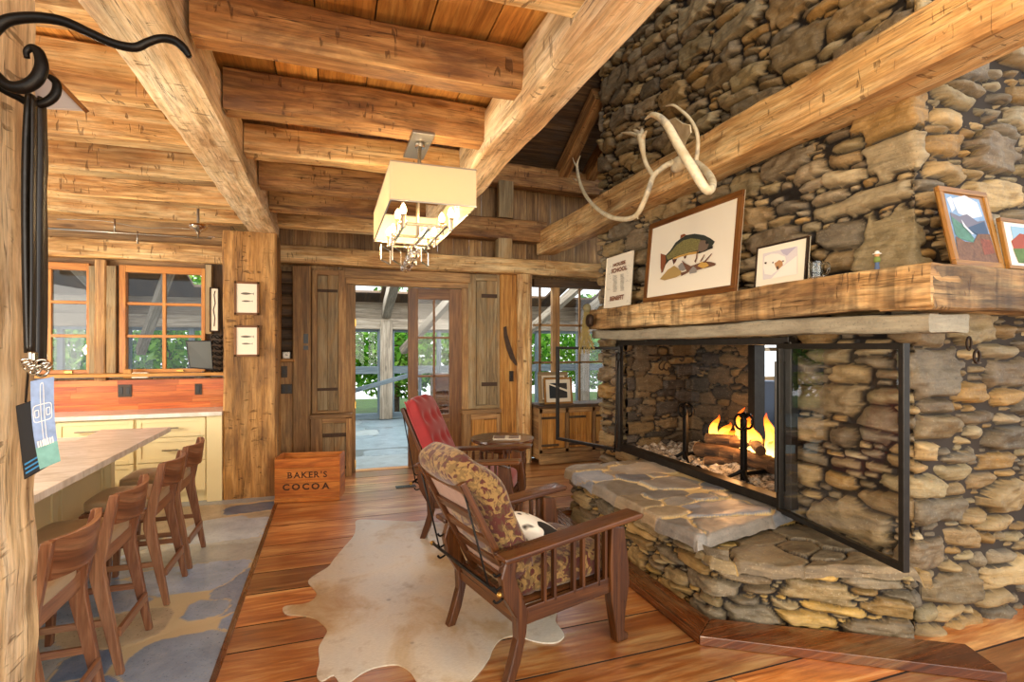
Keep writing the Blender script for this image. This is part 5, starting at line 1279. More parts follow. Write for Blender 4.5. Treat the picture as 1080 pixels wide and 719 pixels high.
# smooth the outline
Q = []
for i in range(len(P2)):
    a, b, c, d = P2[i-1], P2[i], P2[(i+1) % len(P2)], P2[(i+2) % len(P2)]
    for k in range(4):
        t = k/4; Q.append(.5*((2*b)+(c-a)*t+(2*a-5*b+4*c-d)*t*t+(3*b-a-3*c+d)*t**3))
cx = sum(q.x for q in Q)/len(Q); cy = sum(q.y for q in Q)/len(Q)
bm = _bm.new(); vt = [bm.verts.new((q.x, q.y, 0)) for q in Q]; f = bm.faces.new(vt)
ret = _bm.ops.extrude_face_region(bm, geom=[f]); _bm.ops.translate(bm, verts=[e for e in ret['geom'] if isinstance(e, _bm.types.BMVert)], vec=(0, 0, .007)); _bm.ops.recalc_face_normals(bm, faces=bm.faces); _bm.ops.triangulate(bm, faces=[f for f in bm.faces if len(f.verts) > 4])
me = bpy.data.meshes.new('cowhide_rug'); bm.to_mesh(me); bm.free()
T = NT('cowhide'); co = T.N('ShaderNodeTexCoord').outputs['Object']
n1 = T.noise(co, 1.7, 5, .6, .6); n2 = T.noise(T.mapped(co, (40, 160, 1), rot=(0, 0, .6)), 1, 3, .7); n3 = T.noise(co, 6, 6, .7)
c1 = T.ramp(n1, [(.30, '#b08d60'), (.40, '#c6b08c'), (.48, '#d5cbb8'), (.62, '#cdc8bd'), (.75, '#a39c92')]).outputs[0]
c1 = T.mix(T.ramp(n3, [(.56, 0.0), (.68, .55)]).outputs[0], c1, '#9b8467'); c1 = T.mix(T.ramp(n2, [(.4, .2), (.65, 0.0)]).outputs[0], c1, '#7d6548')
vo = T.N('ShaderNodeTexVoronoi', {'Vector': co, 'Scale': 3.4}); c1 = T.mix(T.ramp(vo.outputs[0], [(.03, .6), (.06, 0.0)]).outputs[0], c1, '#6d6860')
T.set(T.b, 'Base Color', c1); T.bump(n2, .25, .003); me.materials.append(T.P(Roughness=.38, Specular_IOR_Level=.6))
o = bpy.data.objects.new('cowhide_rug', me); COL.objects.link(o); tag(o, 'pale tan cowhide rug spread on the pine floor behind the chairs', 'rug')
# floor register
p = at(428, 513, Z=0); rg_ = MB(); rg_.box((p.x, p.y, .002), (.22, .10, .004)); 
for k in range(7): rg_.box((p.x-.085+.028*k, p.y, .0045), (.010, .08, .002))
tag(rg_.build('floor_register', M['iron']), 'small iron vent grille set in the floor before the porch door', 'floor vent')
# ------------------------------------------------------------------ chandelier
cx0, cx1, cy0, cy1, zb = .265, .686, 2.54, 3.585, 2.25; xc = (cx0+cx1)/2; zt = zb+.185
ch = empty('chandelier', (xc, 3.06, 2.79), 0, 'chandelier with rectangular cream fabric shade, candle bulbs and glass balls', 'chandelier')
T = NT('shade_fabric'); T.n.remove(T.b); c = hexc('#efe0c0')
mx = T.N('ShaderNodeMixShader', {0: .5, 1: T.N('ShaderNodeBsdfDiffuse', {0: c}), 2: T.N('ShaderNodeBsdfTranslucent', {0: c})}); T.t.links.new(mx.outputs[0], T.out.inputs[0]); M['shade'] = T.m
mb = MB(); t = .003
mb.box((xc, cy0, (zb+zt)/2), (cx1-cx0, t, zt-zb)); mb.box((xc, cy1, (zb+zt)/2), (cx1-cx0, t, zt-zb)); mb.box((cx0, (cy0+cy1)/2, (zb+zt)/2), (t, cy1-cy0, zt-zb)); mb.box((cx1, (cy0+cy1)/2, (zb+zt)/2), (t, cy1-cy0, zt-zb))
child(mb, 'lamp_shade', M['shade'], ch)
mb = MB()
for z in (zb, zt):
    for a, b in (((cx0, cy0), (cx1, cy0)), ((cx1, cy0), (cx1, cy1)), ((cx1, cy1), (cx0, cy1)), ((cx0, cy1), (cx0, cy0))): mb.bar((a[0], a[1], z), (b[0], b[1], z), .006, .006)
mb.bar((cx0, 3.06, zt-.01), (cx1, 3.06, zt-.01), .006, .006); child(mb, 'shade_trim', M['nickel'], ch)
child(MB().box((.50, 3.2, 2.775), (.13, .42, .018)), 'ceiling_plate', M['nickel'], ch, bevel=.003)
child(MB().lathe([(.03, 0), (.03, .02), (.01, .035)], (.50, 3.14, 2.74), 16), 'canopy', M['chrome'], ch, smooth=True, angle=.6)
child(MB().tube([(.50, 3.14, 2.77), (.485, 3.12, 2.4), (.48, 3.1, 2.16)], .011, 10, smooth=1), 'stem', M['nickel'], ch, smooth=True)
mb = MB()
for x in (xc-.11, xc+.11): mb.box((x, 3.12, 2.20), (.014, .72, .014))
for y in (2.80, 3.12, 3.46): mb.box((xc, y, 2.20), (.28, .014, .014))
mb.box((xc, 3.12, 2.165), (.02, .86, .02)); child(mb, 'candle_frame', M['chrome'], ch, bevel=.002)
BUL = emit('bulb_glow', '#ffdb9a', 22.0)
k = 0
for x in (xc-.125, xc+.125):
    for y in (2.74, 2.98, 3.22, 3.46):
        z = 2.235+(.02 if k % 2 else -.01); k += 1
        s = child(MB().lathe([(.011, -.06), (.011, .0), (.016, .002), (.016, .008)], (x, y, z), 12), 'candle_sleeve', M['chrome'], ch, smooth=True, angle=.6)
        b = MB().lathe([(.008, .0), (.017, .018), (.016, .034), (.007, .052), (.001, .06)], (x, y, z+.008), 12).build('bulb', BUL, s, smooth=True); b.data.transform(Matrix.Translation(ch.location).inverted())
        if k in (1, 4, 6, 8): point('candle_light', (x, y, z+.03), 8.5, (1.0, .74, .42), .03)
for x in (xc-.15, xc-.08, xc+.02, xc+.10):   # open rectangles hanging under the candles
    mb = MB(); a = (x, 3.42); w = .075
    for (p, q) in (((-w, 0), (w, 0)), ((-w, .09), (w, .09)), ((-w, 0), (-w, .09)), ((w, 0), (w, .09))): mb.bar((x+p[0]*.5, 3.42+p[0]*1.2, 2.09+p[1]), (x+q[0]*.5, 3.42+q[0]*1.2, 2.09+q[1]), .007, .007, up=(0, 1, 0) if p[0] == q[0] else (0, 0, 1))
    child(mb, 'open_rectangle', M['chrome'], ch)
GB = bpy.data.materials.new('clear_ball'); GB.use_nodes = True; g = GB.node_tree.nodes['Principled BSDF']; g.inputs['Transmission Weight'].default_value = 1; g.inputs['Roughness'].default_value = .02; g.inputs['IOR'].default_value = 1.45
for i, y in enumerate((3.18, 3.32, 3.46, 3.60)):
    z = 2.085+.01*(3-i)
    child(MB().tube([(xc, y, 2.16), (xc, y, z+.03)], .005, 6), 'ball_rod', M['chrome'], ch)
    child(MB().lathe([(.0, -.034), (.018, -.029), (.03, -.016), (.034, 0), (.03, .016), (.018, .029), (0, .034)], (xc, y, z), 16), 'glass_ball', GB, ch, smooth=True)

# ------------------------------------------------------------------ antlers on the chimney beam
T = NT('antler'); co = T.N('ShaderNodeTexCoord').outputs['Object']; n = T.noise(co, 9, 4); T.set(T.b, 'Base Color', T.ramp(n, [(.35, '#c9b690'), (.55, '#e3d5b4'), (.7, '#a89d8c')]).outputs[0]); M['antler'] = T.P(Roughness=.5)
an = empty('antlers', at(713, 172, X=2.66), 0, 'pale caribou antlers with skull plate mounted on the chimney beam', 'antlers')
def A(pts, rs, nm, n=10): return child(MB().tube([at(u, v, X=x) for u, v, x in pts], rs, n, smooth=4), nm, M['antler'], an, smooth=True)
A([(716, 171, 2.66), (705, 173, 2.60), (696, 179, 2.54), (689, 186, 2.50), (684, 200, 2.46), (678, 215, 2.44), (671, 227, 2.44), (660, 231, 2.44), (645, 229, 2.45), (631, 221, 2.47), (619, 208, 2.50), (612, 194, 2.53), (609, 180, 2.56), (609, 172, 2.58), (612, 164, 2.58)],
  [.026, .024, .022, .022, .022, .022, .022, .022, .021, .020, .019, .018, .017, .011, .004], 'left_antler')
A([(609, 176, 2.57), (606, 172, 2.57), (604, 166, 2.56)], [.014, .009, .003], 'left_tine'); A([(608, 190, 2.54), (604, 188, 2.54)], [.012, .003], 'left_tine'); A([(671, 226, 2.44), (673, 231, 2.44)], [.012, .003], 'left_tine')
A([(689, 185, 2.50), (683, 176, 2.48), (679, 165, 2.46), (677, 152, 2.44), (676, 143, 2.44)], [.020, .018, .018, .028, .040], 'left_branch')
for (a, b, c, d) in ((674, 143, 655, 140), (675, 142, 668, 137), (677, 142, 677, 135), (678, 145, 682, 138)): A([(a, b, 2.44), ((a+c)/2, (b+d)/2-1, 2.44), (c, d, 2.43)], [.024, .015, .004], 'palm_tine')
A([(708, 174, 2.62), (709, 169, 2.60), (708, 168, 2.6)], [.010, .006, .002], 'brow_tine')
A([(720, 169, 2.66), (732, 171, 2.58), (742, 178, 2.48), (750, 188, 2.36), (751, 197, 2.26), (747, 201, 2.20), (741, 195, 2.16), (732, 180, 2.12), (722, 164, 2.10), (713, 149, 2.08), (705, 134, 2.06), (697, 125, 2.05), (688, 121, 2.04), (680, 126, 2.03)],
  [.026, .026, .026, .026, .026, .027, .029, .030, .030, .029, .027, .024, .017, .004], 'right_antler')
A([(734, 171, 2.57), (736, 155, 2.54), (735, 140, 2.52), (728, 126, 2.50), (719, 117, 2.48), (710, 111, 2.46), (702, 112, 2.46)], [.017, .015, .014, .013, .012, .010, .004], 'right_branch')
# shovel shaped brow palm and skull plate
def palm(pts, x0, nm, th=.016):
    P = [at(u, v, X=x) for u, v, x in pts]; nn = (P[1]-P[0]).cross(P[2]-P[0]).normalized()*th
    mb = MB(); n = len(P); cc = sum(P, Vector())/n; mb.add([p-nn*.3 for p in P]+[p+nn*.3 for p in P]+[cc-nn, cc+nn], [(i, (i+1) % n, 2*n) for i in range(n)]+[(n+i, n+(i+1) % n, 2*n+1) for i in range(n)]+[(i, (i+1) % n, n+(i+1) % n, n+i) for i in range(n)])
    return child(mb, nm, M['antler'], an, smooth=True, angle=.9)
palm([(718, 168, 2.64), (716, 156, 2.58), (708, 140, 2.52), (704, 127, 2.48), (712, 124, 2.46), (720, 130, 2.46), (728, 132, 2.46), (729, 140, 2.47), (724, 148, 2.52), (721, 158, 2.58)], 2.6, 'brow_palm')
c = at(716, 173, X=2.66); child(MB().soft(c, (.09, .17, .12), e=2.6, n=10), 'skull_plate', M['antler'], an, smooth=True)

# ------------------------------------------------------------------ things on the mantel
ZM = 1.948
class Lean:
    """a picture plane leaning back against the stones. front: runs along the room (x grows with height); side: on the return"""
    def __init__(s, kind, base, tilt): s.k, s.b, s.t = kind, base, tilt
    def p(s, u, v, off=0.0):
        q = s.b
        for _ in range(6):
            P = at(u, v, X=q) if s.k == 'x' else at(u, v, Y=q); q = s.b+(P.z-ZM)*s.t
        P = at(u, v, X=q-off) if s.k == 'x' else at(u, v, Y=q-off); return P
def lean_pic(nm, L, quad, fw, fmat, lab, polys, mats, mat_w=0, th=.022, cat='picture frame', clip=None):
    TL, TR, BR, BL = [L.p(*q) for q in quad]
    # make it a true rectangle in its plane
    h = ((TL-BL)+(TR-BR))/2; w = ((BR-BL)+(TR-TL))/2; w = Vector((w.x if L.k != 'x' else 0, w.y if L.k == 'x' else 0, 0)); c = (TL+TR+BR+BL)/4
    up = Vector((L.t, 0, 1)).normalized() if L.k == 'x' else Vector((0, L.t, 1)).normalized(); hl = h.length; wl = w.length; wd = w.normalized(); nn = wd.cross(up)
    if (nn.x if L.k == 'x' else nn.y) > 0: nn = -nn
    # rest the lower edge on the mantel
    c.z += (ZM+.002-(c-up*hl/2).z)
    r = empty(nm, c-up*hl/2, 0, lab, cat)
    F = lambda a, b, o: c+wd*(a*wl/2)+up*(b*hl/2)+nn*o
    mb = MB(); R3 = Matrix((wd, up, nn)).transposed()
    fa, fb = fw/wl*2, fw/hl*2
    for (a0, a1, b0, b1, g) in ((-1, 1, 1-fb, 1, 0), (-1, 1, -1, -1+fb, 0), (-1, -1+fa, -1+fb, 1-fb, 1), (1-fa, 1, -1+fb, 1-fb, 1)):
        cc = F((a0+a1)/2, (b0+b1)/2, -th/2+.004); mb.box(cc, ((a1-a0)*wl/2, (b1-b0)*hl/2, th), R3, grain=g)
    child(mb, 'frame', fmat, r, bevel=.003)
    mb = MB(); i = 1-fa; j = 1-fb
    mb.quad([F(-i, -j, -.004), F(i, -j, -.004), F(i, j, -.004), F(-i, j, -.004)], 0); mb.quad([F(-1, -1, -th), F(-1, 1, -th), F(1, 1, -th), F(1, -1, -th)], 0)
    # art polygons given where they are seen on the picture
    ex = wd; ey = up; e = .0006
    for k, (pm, pts) in enumerate(polys):
        ps = [L.p(*q) for q in pts]; ps = [p for p in ps]
        ps = [Vector(p) + (nn*(-.0032+e*(k+1)) - nn*((p-c).dot(nn))) for p in ps]
        mb.quad(ps, pm)
    child(mb, 'picture', mats, r); return r
G = lambda n, c, **k: plain(n, c, .75, **k)
Z = lambda pts, ox, oy, s: [(ox+a/s, oy+b/s) for a, b in pts]
Lx = Lean('x', 2.775, .10)
zz = lambda pts: Z(pts, 690, 220, 8.99)
trout = [(0+1, zz([(60, 425), (108, 440), (150, 395), (200, 320), (245, 285), (300, 250), (380, 237), (470, 250), (530, 280), (572, 312), (555, 340), (520, 385), (480, 405), (430, 422), (330, 430), (250, 450), (190, 470), (140, 490), (105, 530), (80, 600), (64, 610), (58, 520)])),
         (2, zz([(112, 450), (150, 415), (205, 350), (270, 300), (350, 280), (430, 290), (470, 330), (440, 385), (330, 412), (240, 435), (170, 465), (125, 485)])),
         (3, zz([(170, 470), (240, 440), (330, 415), (420, 400), (410, 425), (330, 438), (250, 455), (190, 478)])),
         (4, zz([(60, 425), (105, 440), (110, 500), (90, 560), (70, 612), (58, 560)])), (4, zz([(245, 285), (250, 250), (285, 238), (302, 250)])), (5, zz([(170, 480), (215, 475), (205, 500), (182, 530)])), (5, zz([(280, 455), (305, 440), (300, 465), (288, 478)])),
         (6, zz([(440, 300), (485, 300), (520, 340), (500, 385), (450, 410), (415, 400), (420, 350)])), (7, zz([(488, 312), (506, 308), (514, 322), (503, 338), (490, 332)])), (7, zz([(515, 372), (560, 350), (556, 376), (520, 388)])),
         (8, zz([(55, 668), (130, 580), (190, 540), (250, 580), (265, 620), (210, 650), (100, 680)])), (9, zz([(230, 545), (260, 512), (300, 530), (312, 575), (270, 590), (240, 580)])), (10, zz([(262, 490), (300, 520), (350, 545), (420, 520), (470, 500), (540, 505), (590, 520), (575, 540), (500, 560), (420, 580), (330, 600), (260, 640), (255, 610), (310, 590)])),
         (9, zz([(335, 590), (375, 545), (405, 570), (405, 605), (340, 618)])), (3, zz([(415, 545), (450, 505), (500, 510), (525, 540), (470, 568)])), (10, zz([(385, 500), (400, 470), (410, 400), (420, 400), (410, 470), (398, 515)])), (10, zz([(440, 500), (480, 435), (486, 438), (450, 505)])), (10, zz([(470, 510), (550, 425), (555, 430), (485, 515)]))]
TM = [M['paper'], G('trout_back', '#2f3228'), plain('trout_side', '#7c7340', .7, 0, .45, 90), G('trout_belly', '#c79a4a'), G('trout_fin', '#8a4a24'), G('trout_fin_dark', '#5b3424'), G('trout_cheek', '#75604f'), G('trout_eye', '#15130f'), G('rock_tan', '#b08f52'), G('rock_grey', '#8f877d'), G('rock_brown', '#6f4a34')]
lean_pic('framed_trout_print', Lx, [(682, 240), (782, 196), (778, 303), (681, 321)], .052, M['frame_wood'], 'large wood framed trout picture leaning on the stones above the mantel', trout, TM)
q = lambda pts: Z(pts, 790, 240, 9.82)
bear = [(1, q([(140, 270), (500, 190), (500, 480), (140, 540)])), (2, q([(320, 230), (490, 195), (390, 290), (350, 270)])), (3, q([(160, 300), (230, 270), (300, 270), (370, 300), (385, 350), (330, 420), (290, 445), (230, 490), (160, 480), (145, 400)])), (4, q([(262, 370), (310, 335), (345, 350), (350, 390), (295, 440), (275, 410)])), (5, q([(282, 405), (305, 395), (308, 425), (290, 440)])), (5, q([(240, 358), (256, 350), (252, 368), (243, 372)])), (5, q([(345, 343), (362, 338), (360, 352), (348, 354)])), (5, q([(160, 360), (185, 355), (182, 378), (166, 376)])), (3, q([(330, 420), (500, 290), (500, 480), (230, 530)]))]
lean_pic('framed_bear_print', Lean('x', 2.79, .09), [(797, 262), (852, 248), (850, 297), (796, 305)], .012, M['iron_brown'], 'small framed pale picture of a white bear, left of the glass mug', bear, [M['paper'], G('snow_lavender', '#d8cdca'), G('sky_lavender', '#b9aebb'), G('bear_white', '#efe4d4'), G('bear_snout', '#b58455'), G('bear_nose', '#4d3a30')])
# poster
ps = lean_pic('poster_board', Lean('x', 2.80, .07), [(640, 274), (668.5, 265), (664, 323), (637, 328.5)], .004, M['paper'], 'cream poster lettered SCHOOL and BENEFIT at the left end of the mantel', [], [M['paper']], th=.012, cat='poster')
def poster_text(txt, u, v, hpx, wpx, nm):
    L = Lean('x', 2.80, .07); vs, fs = text_faces(txt, 1.0, .03); x0 = min(a for a, b in vs); x1 = max(a for a, b in vs); y0 = min(b for a, b in vs); y1 = max(b for a, b in vs)
    A0 = L.p(u-wpx/2, v+wpx*.17, .0095); B0 = L.p(u+wpx/2, v-wpx*.17, .0095); up = Vector((.07, 0, 1)).normalized(); hh = hpx/F_PX*6.0
    c = (A0+B0)/2; w = Vector((0, B0.y-A0.y, 0)); mb = MB(); mb.add([c+w*((a-x0)/(x1-x0)-.5)+up*(hh*((b-y0)/(y1-y0)-.5)) for a, b in vs], fs)
    return child(mb, nm, G('poster_ink', '#7a3f1c') if nm != 'small_lines' else M['ink'], ps)
poster_text('HOUSE', 653, 278, 3.6, 13, 'title_lettering'); poster_text('SCHOOL', 653, 284, 4.4, 17, 'title_lettering'); poster_text('BENEFIT', 650.5, 314, 4.4, 15, 'benefit_lettering')
mb = MB(); L = Lean('x', 2.80, .07); R = random.Random(3)
for col in (648.5, 656):
    for k in range(15):
        v = 291+k*1.2-(col-648)*.17*1.0; a = L.p(col-2.4+R.random()*.8, v, .0095); b = L.p(col+2.4-R.random()*.8, v-.3, .0095); up = Vector((0, 0, .0035)); b.z = a.z+(b.z-a.z)*.6; mb.quad([a, b, b+up, a+up])
for k in range(26):
    u = R.choice((641, 642.5, 661, 663))+R.uniform(-1, 1); v = R.uniform(280, 320); a = L.p(u, v, .0095); b = a+Vector((0, -R.uniform(.01, .03), R.uniform(-.006, .012))); up = Vector((0, 0, .002)); mb.quad([a, b, b+up, a+up])
tag(child(mb, 'small_print_and_signatures', M['ink'], ps), kind='stuff')
# glass mug
p = at(861, 294, X=2.76); p.z = ZM; mg_ = empty('glass_mug', p, 0, 'clear glass beer mug on the mantel beside the bear picture', 'mug')
mm = bpy.data.materials.new('mug_glass'); mm.use_nodes = True; b_ = mm.node_tree.nodes['Principled BSDF']; b_.inputs['Transmission Weight'].default_value = 1; b_.inputs['Roughness'].default_value = .03; b_.inputs['IOR'].default_value = 1.45; b_.inputs['Base Color'].default_value = (.9, .95, .95, 1)
child(MB().lathe([(.040, 0), (.044, .012), (.041, .03), (.043, .11), (.039, .11), (.037, .02), (.0, .018)], p, 24), 'body', mm, mg_, smooth=True, angle=.7)
child(MB().tube([p+Vector((0, -.040, .095)), p+Vector((0, -.075, .09)), p+Vector((0, -.085, .06)), p+Vector((0, -.07, .03)), p+Vector((0, -.040, .025))], .008, 8), 'handle', mm, mg_, smooth=True)
child(MB().lathe([(.0445, .035), (.0445, .085)], p, 24), 'printed_band', G('mug_print', '#4b463c'), mg_) if False else None
# figurine
p = at(925, 281, X=2.73); p.z = ZM; fg = empty('figurine', p, 0, 'tiny painted figurine in white hat and blue trousers on the mantel near its corner', 'figurine')
child(MB().lathe([(.012, 0), (.013, .01), (.010, .035), (.012, .045)], p, 10), 'trousers', G('fig_blue', '#4a5a78'), fg, smooth=True)
child(MB().lathe([(.012, .045), (.017, .055), (.014, .072), (.006, .076)], p, 10), 'shirt', G('fig_green', '#6a7a35'), fg, smooth=True)
child(MB().lathe([(.004, .074), (.011, .080), (.012, .090), (.004, .098)], p, 10), 'head', G('fig_skin', '#c58f62'), fg, smooth=True)
child(MB().lathe([(.022, .090), (.020, .093), (.011, .096), (.010, .105), (.0, .108)], p, 12), 'hat', M['white'], fg, smooth=True)
# paintings on the return
Ls = Lean('y', 1.715, .20)
s4 = lambda pts: Z(pts, 960, 180, 4.49)
mtn = [(1, s4([(165, 105), (328, 135), (425, 440), (232, 430)])), (2, s4([(200, 130), (260, 115), (320, 150), (345, 215), (290, 225), (230, 200)])), (2, s4([(175, 130), (195, 120), (215, 180), (200, 195)])), (3, s4([(190, 195), (235, 215), (270, 205), (320, 240), (355, 235), (372, 290), (330, 300), (250, 260), (200, 250)])), (4, s4([(195, 215), (250, 255), (305, 320), (300, 340), (235, 320), (215, 300)])), (5, s4([(270, 270), (350, 240), (372, 300), (330, 310), (305, 295)])), (6, s4([(215, 310), (260, 335), (300, 340), (320, 300), (375, 300), (420, 435), (232, 428)])), (7, s4([(330, 320), (380, 330), (400, 390), (350, 400)])), (2, s4([(240, 230), (262, 262), (300, 300), (292, 302), (250, 262)]))]
lean_pic('mountain_painting', Ls, [(989, 194), (1037.5, 203), (1062, 283.5), (1008, 278)], .03, M['frame_gold'], 'framed painting of a snowy mountain valley leaning on the right-hand mantel', mtn, [M['frame_gold'], plain('sky_blue_paint', '#7d9cc0', .6, 0, .2, 18), plain('cloud_paint', '#c9cbd6', .6, 0, .12, 25), G('far_peak', '#6f6f80'), plain('green_slope', '#4d7a6b', .6, 0, .25, 40), G('blue_slope', '#3f5470'), plain('autumn_bush', '#6b4a35', .6, 0, .4, 60), plain('red_bush', '#7d3f2a', .6, 0, .4, 60)], cat='painting')
m2 = [(1, [(1066, 238), (1092, 241), (1100, 279), (1075, 277)]), (2, [(1067, 254), (1076, 246), (1096, 250), (1100, 279), (1075, 277)]), (3, [(1069, 262), (1098, 262), (1100, 279), (1075, 277)])]
lean_pic('hill_painting', Lean('y', 1.70, .16), [(1052, 229.5), (1110, 236), (1120, 288), (1067, 283)], .02, M['frame_gold'], 'framed picture with white mat cut off by the right edge of the photo', m2, [M['white'], G('sky2', '#8fb2c8'), G('red_hill', '#9a4a38'), plain('green_hill', '#55703a', .7, 0, .3, 40)], cat='painting')
# dried grass bundle on the mantel's left end
p = at(617, 345, X=2.66); dg = empty('dried_grass_bundle', p+Vector((0, 0, .15)), 0, 'bundle of dried grass with dark bow hanging at the left end of the mantel', 'dried grass')
mb = MB(); R = random.Random(6); top = at(619, 330, X=2.64)
for k in range(60):
    e = at(R.uniform(609, 628), R.uniform(362, 374), X=2.62+R.uniform(-.03, .03)); m_ = at(R.uniform(614, 621), 345, X=2.63+R.uniform(-.01, .01)); mb.tube([top+Vector((R.uniform(-.03, .03), R.uniform(-.03, .03), R.uniform(0, .06))), m_, e], .003, 5, smooth=2)
child(mb, 'stalks', G('dry_grass', '#a08c52'), dg)
child(MB().soft(at(622, 338, X=2.60), (.07, .12, .14), e=2.5, n=8), 'bow', M['iron_brown'], dg, smooth=True)
child(MB().soft(at(619, 325, X=2.64), (.08, .10, .10), e=2.2, n=8), 'seed_head', G('seed_head', '#7d7450'), dg, smooth=True)

# framed pictures on the low cabinet
def stand_pic(nm, u0, v0, u1, v1, Y, lab, fw, fmat, inner, matw=.03, lean=.12):
    x0, x1 = at(u0, (v0+v1)/2, Y=Y).x, at(u1, (v0+v1)/2, Y=Y).x; z0, z1 = ztc, at((u0+u1)/2, v0, Y=Y).z
    r = empty(nm, ((x0+x1)/2, Y, z0), 0, lab, 'picture frame'); H_ = z1-z0; W_ = x1-x0
    M4 = Matrix.Rotation(-lean, 3, 'X'); V = lambda a, b, o=0: M4 @ Vector((a, o, b))
    mb = MB()
    for (cx_, cz_, sx_, sz_) in ((0, fw/2, W_, fw), (0, H_-fw/2, W_, fw), (-W_/2+fw/2, H_/2, fw, H_-2*fw), (W_/2-fw/2, H_/2, fw, H_-2*fw)): mb.box(V(cx_, cz_), (sx_, .02, sz_), M4)
    mb.build('frame', fmat, r, bevel=.002)
    mb = MB(); a, b0, b1 = W_/2-fw, fw, H_-fw; mb.quad([V(-a, b0, 0), V(a, b0, 0), V(a, b1, 0), V(-a, b1, 0)], 0); g = matw
    mb.quad([V(-a+g, b0+g, -.003), V(a-g, b0+g, -.003), V(a-g, b1-g, -.003), V(-a+g, b1-g, -.003)], 1); mb.quad([V(-a+g, b1-g, -.004), V(-a+g, b1-g-.02, -.004), V(a-g, b0+g+.08, -.004), V(a-g, b0+g+.11, -.004)], 0); mb.build('picture', [M['paper'], inner], r)
ztc = at(575, 427, Y=6.32).z
stand_pic('standing_picture', 568.5, 392, 600, 427, 6.52, 'larger grey framed picture at the back on the low cabinet under the window', .05, M['barn_grey'], G('pic_grey', '#69675a'), .02)
stand_pic('standing_picture', 574.5, 398, 604, 427, 6.40, 'smaller gold framed dark picture in front on the low cabinet under the window', .025, M['frame_gold'], G('pic_dark', '#242a2e'), .05)

# ------------------------------------------------------------------ wrought iron hook on the near post
hk = empty('iron_hook', at(10, 60, Y=1.60), 0, 'black wrought iron scroll hook reaching out from the rough post', 'hook')
H_ = lambda pts, rs, nm, y=1.60: child(MB().tube([at(u, v, Y=y) for u, v in pts], rs, 12, smooth=5), nm, M['iron'], hk, smooth=True)
H_([(-22, 60), (-14, 42), (0, 26), (14, 20), (40, 18.5), (68, 23), (95, 35), (120, 46), (142, 50), (157, 44), (170, 40.5), (184, 43), (194, 51), (200, 60)], [.014, .014, .0135, .013, .0125, .012, .0115, .011, .011, .010, .010, .0115, .011, .007], 'arm')
H_([(-20, 66), (-6, 78), (8, 90), (24, 92), (38, 84), (44, 70), (41, 56), (34, 50.5), (28, 54), (28.5, 61)], [.011, .012, .013, .015, .015, .014, .012, .009, .007, .006], 'scroll', 1.57)
H_([(-10, 86), (6, 96), (20, 103), (34, 110), (48, 108), (58, 100), (60, 89), (54, 82), (46, 79)], [.009, .009, .009, .010, .011, .011, .010, .008, .004], 'small_hook', 1.66)
child(MB().box(at(-18, 70, Y=1.60)+Vector((-.02, 0, 0)), (.03, .06, .40)), 'back_plate', M['iron'], hk, bevel=.004)
# straps
sr = empty('leather_straps', at(36, 108, Y=1.66), 0, 'bundle of dark leather straps hanging from the iron hook', 'strap')
for i, (us, w, y) in enumerate([([(32, 100), (29, 150), (28, 220), (29, 300), (31, 372)], .016, 1.66), ([(36, 103), (36, 150), (35, 220), (35, 300), (34, 372)], .014, 1.645), ([(42, 106), (43, 150), (42, 220), (41, 300), (40, 388)], .020, 1.675), ([(44, 104), (46.5, 170), (45, 200), (46, 250), (46, 330), (44.5, 386)], .018, 1.69)]):
    child(MB().tube([at(u, v, Y=y) for u, v in us], w, 10, smooth=6, flat=.35 if i % 2 else .6), 'strap', M['leather'], sr, smooth=True)
for (u, v) in ((33, 375), (36.5, 376)): child(MB().box(at(u, v, Y=1.63), (.009, .02, .022)), 'clip', M['chrome'], sr, bevel=.003)
for (u, v, r_) in ((30, 386, .011), (36, 390, .012), (44, 384, .012), (44, 391, .014), (27, 382, .009), (49, 386, .009)):
    c = at(u, v, Y=1.62); child(MB().tube([c+Vector((r_*math.cos(a), .004*math.sin(2*a), r_*math.sin(a))) for a in [2*PI*i/12 for i in range(12)]], .0035, 6, closed=True, smooth=1), 'snap_ring', M['chrome'], sr, smooth=True)
bd = empty('lanyard_badge', at(46, 400, Y=1.60), 0, 'blue plastic pass with white rounded emblem hanging below the straps', 'badge')
Bq = [at(u, v, Y=1.60) for u, v in ((32, 402), (57, 397), (64, 486), (42, 495))]
def BP(a, b, o=0): 
    t_ = Bq[0].lerp(Bq[1], a); b_2 = Bq[3].lerp(Bq[2], a); p = t_.lerp(b_2, b); p.y -= o + .012*math.sin(PI*b); return p
mb = MB(); n = 8
for i in range(n): mb.quad([BP(0, i/n), BP(1, i/n), BP(1, (i+1)/n), BP(0, (i+1)/n)], 0 if i < 6 else 1)
child(mb, 'pass', [plain('badge_blue', '#8ea3c8', .25, 0, .25, 30), plain('badge_green', '#7fb0a8', .25, 0, .2, 30)], bd, smooth=True)
def ring(c0, c1, ra, rb, w=.035, n=20):
    mb = MB()
    for i in range(n):
        q = []
        for k, s in ((i, 1), (i+1, 1), (i+1, 1-w*4), (i, 1-w*4)):
            a = 2*PI*k/n; e = .35; x = math.copysign(abs(math.cos(a))**e, math.cos(a)); y = math.copysign(abs(math.sin(a))**e, math.sin(a)); m_ = w*.9 if s != 1 else 0
            q.append(BP(c0+(ra-m_)*x, c1+(rb-m_*.3)*y, .002))
        mb.quad(q, 0)
    return mb
WH = plain('badge_white', '#f1ece6', .4)
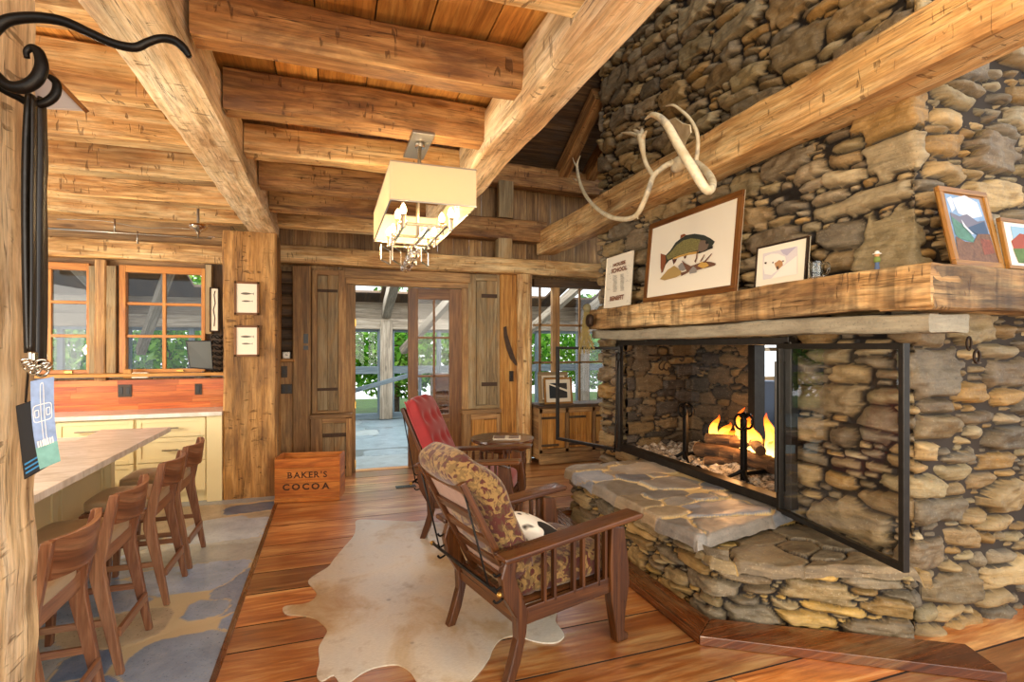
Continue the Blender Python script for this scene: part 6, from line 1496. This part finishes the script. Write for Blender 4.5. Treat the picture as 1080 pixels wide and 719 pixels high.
child(ring(.5, .40, .09, .36), 'emblem_upright', WH, bd); child(ring(.5, .38, .42, .10), 'emblem_crossbar', WH, bd); child(ring(.25, .38, .10, .045), 'emblem_circle', WH, bd); child(ring(.75, .38, .10, .045), 'emblem_circle', WH, bd)
mb = MB()
for k in range(7): mb.quad([BP(.12+k*.11, .69, .002), BP(.19+k*.11, .68, .002), BP(.20+k*.11, .755, .002), BP(.13+k*.11, .76, .002)])
child(mb, 'pass_lettering', WH, bd)
bo = empty('black_booklet', at(30, 430, Y=1.64), 0, 'black booklet with blue print hanging behind the blue pass', 'booklet')
Q4 = [at(u, v, Y=1.66) for u, v in ((16, 428), (34, 422), (51, 491), (25, 506))]
mb = MB(); mb.add(Q4+[p+Vector((0, .018, 0)) for p in Q4], [(0, 1, 2, 3), (7, 6, 5, 4), (0, 4, 5, 1), (1, 5, 6, 2), (2, 6, 7, 3), (3, 7, 4, 0)]); child(mb, 'cover', M['blackp'], bo, bevel=.002); child(MB().tube([at(27, 424, Y=1.665), at(29, 400, Y=1.65), at(30, 388, Y=1.63)], .003, 6), 'cord', M['leather'], bo)
mb = MB(); f_ = lambda a, b: (Q4[0].lerp(Q4[1], a)).lerp(Q4[3].lerp(Q4[2], a), b)+Vector((0, -.002, 0))
for k, b in enumerate((.80, .86, .92)): mb.quad([f_(.12, b), f_(.8, b-.01), f_(.8, b+.015), f_(.12, b+.025)])
child(mb, 'blue_print', plain('cyan_print', '#2f7fb5', .5), bo)
# triangular grey gusset behind the post
tg = empty('triangular_panel', at(60, 100, Y=1.93), 0, 'grey triangular panel with brown upper edge behind the rough post', 'panel')
P3 = [at(u, v, Y=1.93) for u, v in ((20, 44), (88, 115.5), (20, 112))]
child(MB().prism([(p.x, p.z) for p in P3], lambda a, b, t: (a, 1.93+t, b), 0, .012), 'panel', plain('grey_sheet', '#b5adab', .5), tg)
child(MB().bar(P3[0]+Vector((0, .004, .004)), P3[1]+Vector((0.004, .004, 0)), .03, .012), 'edge_strip', M['frame_wood'], tg)
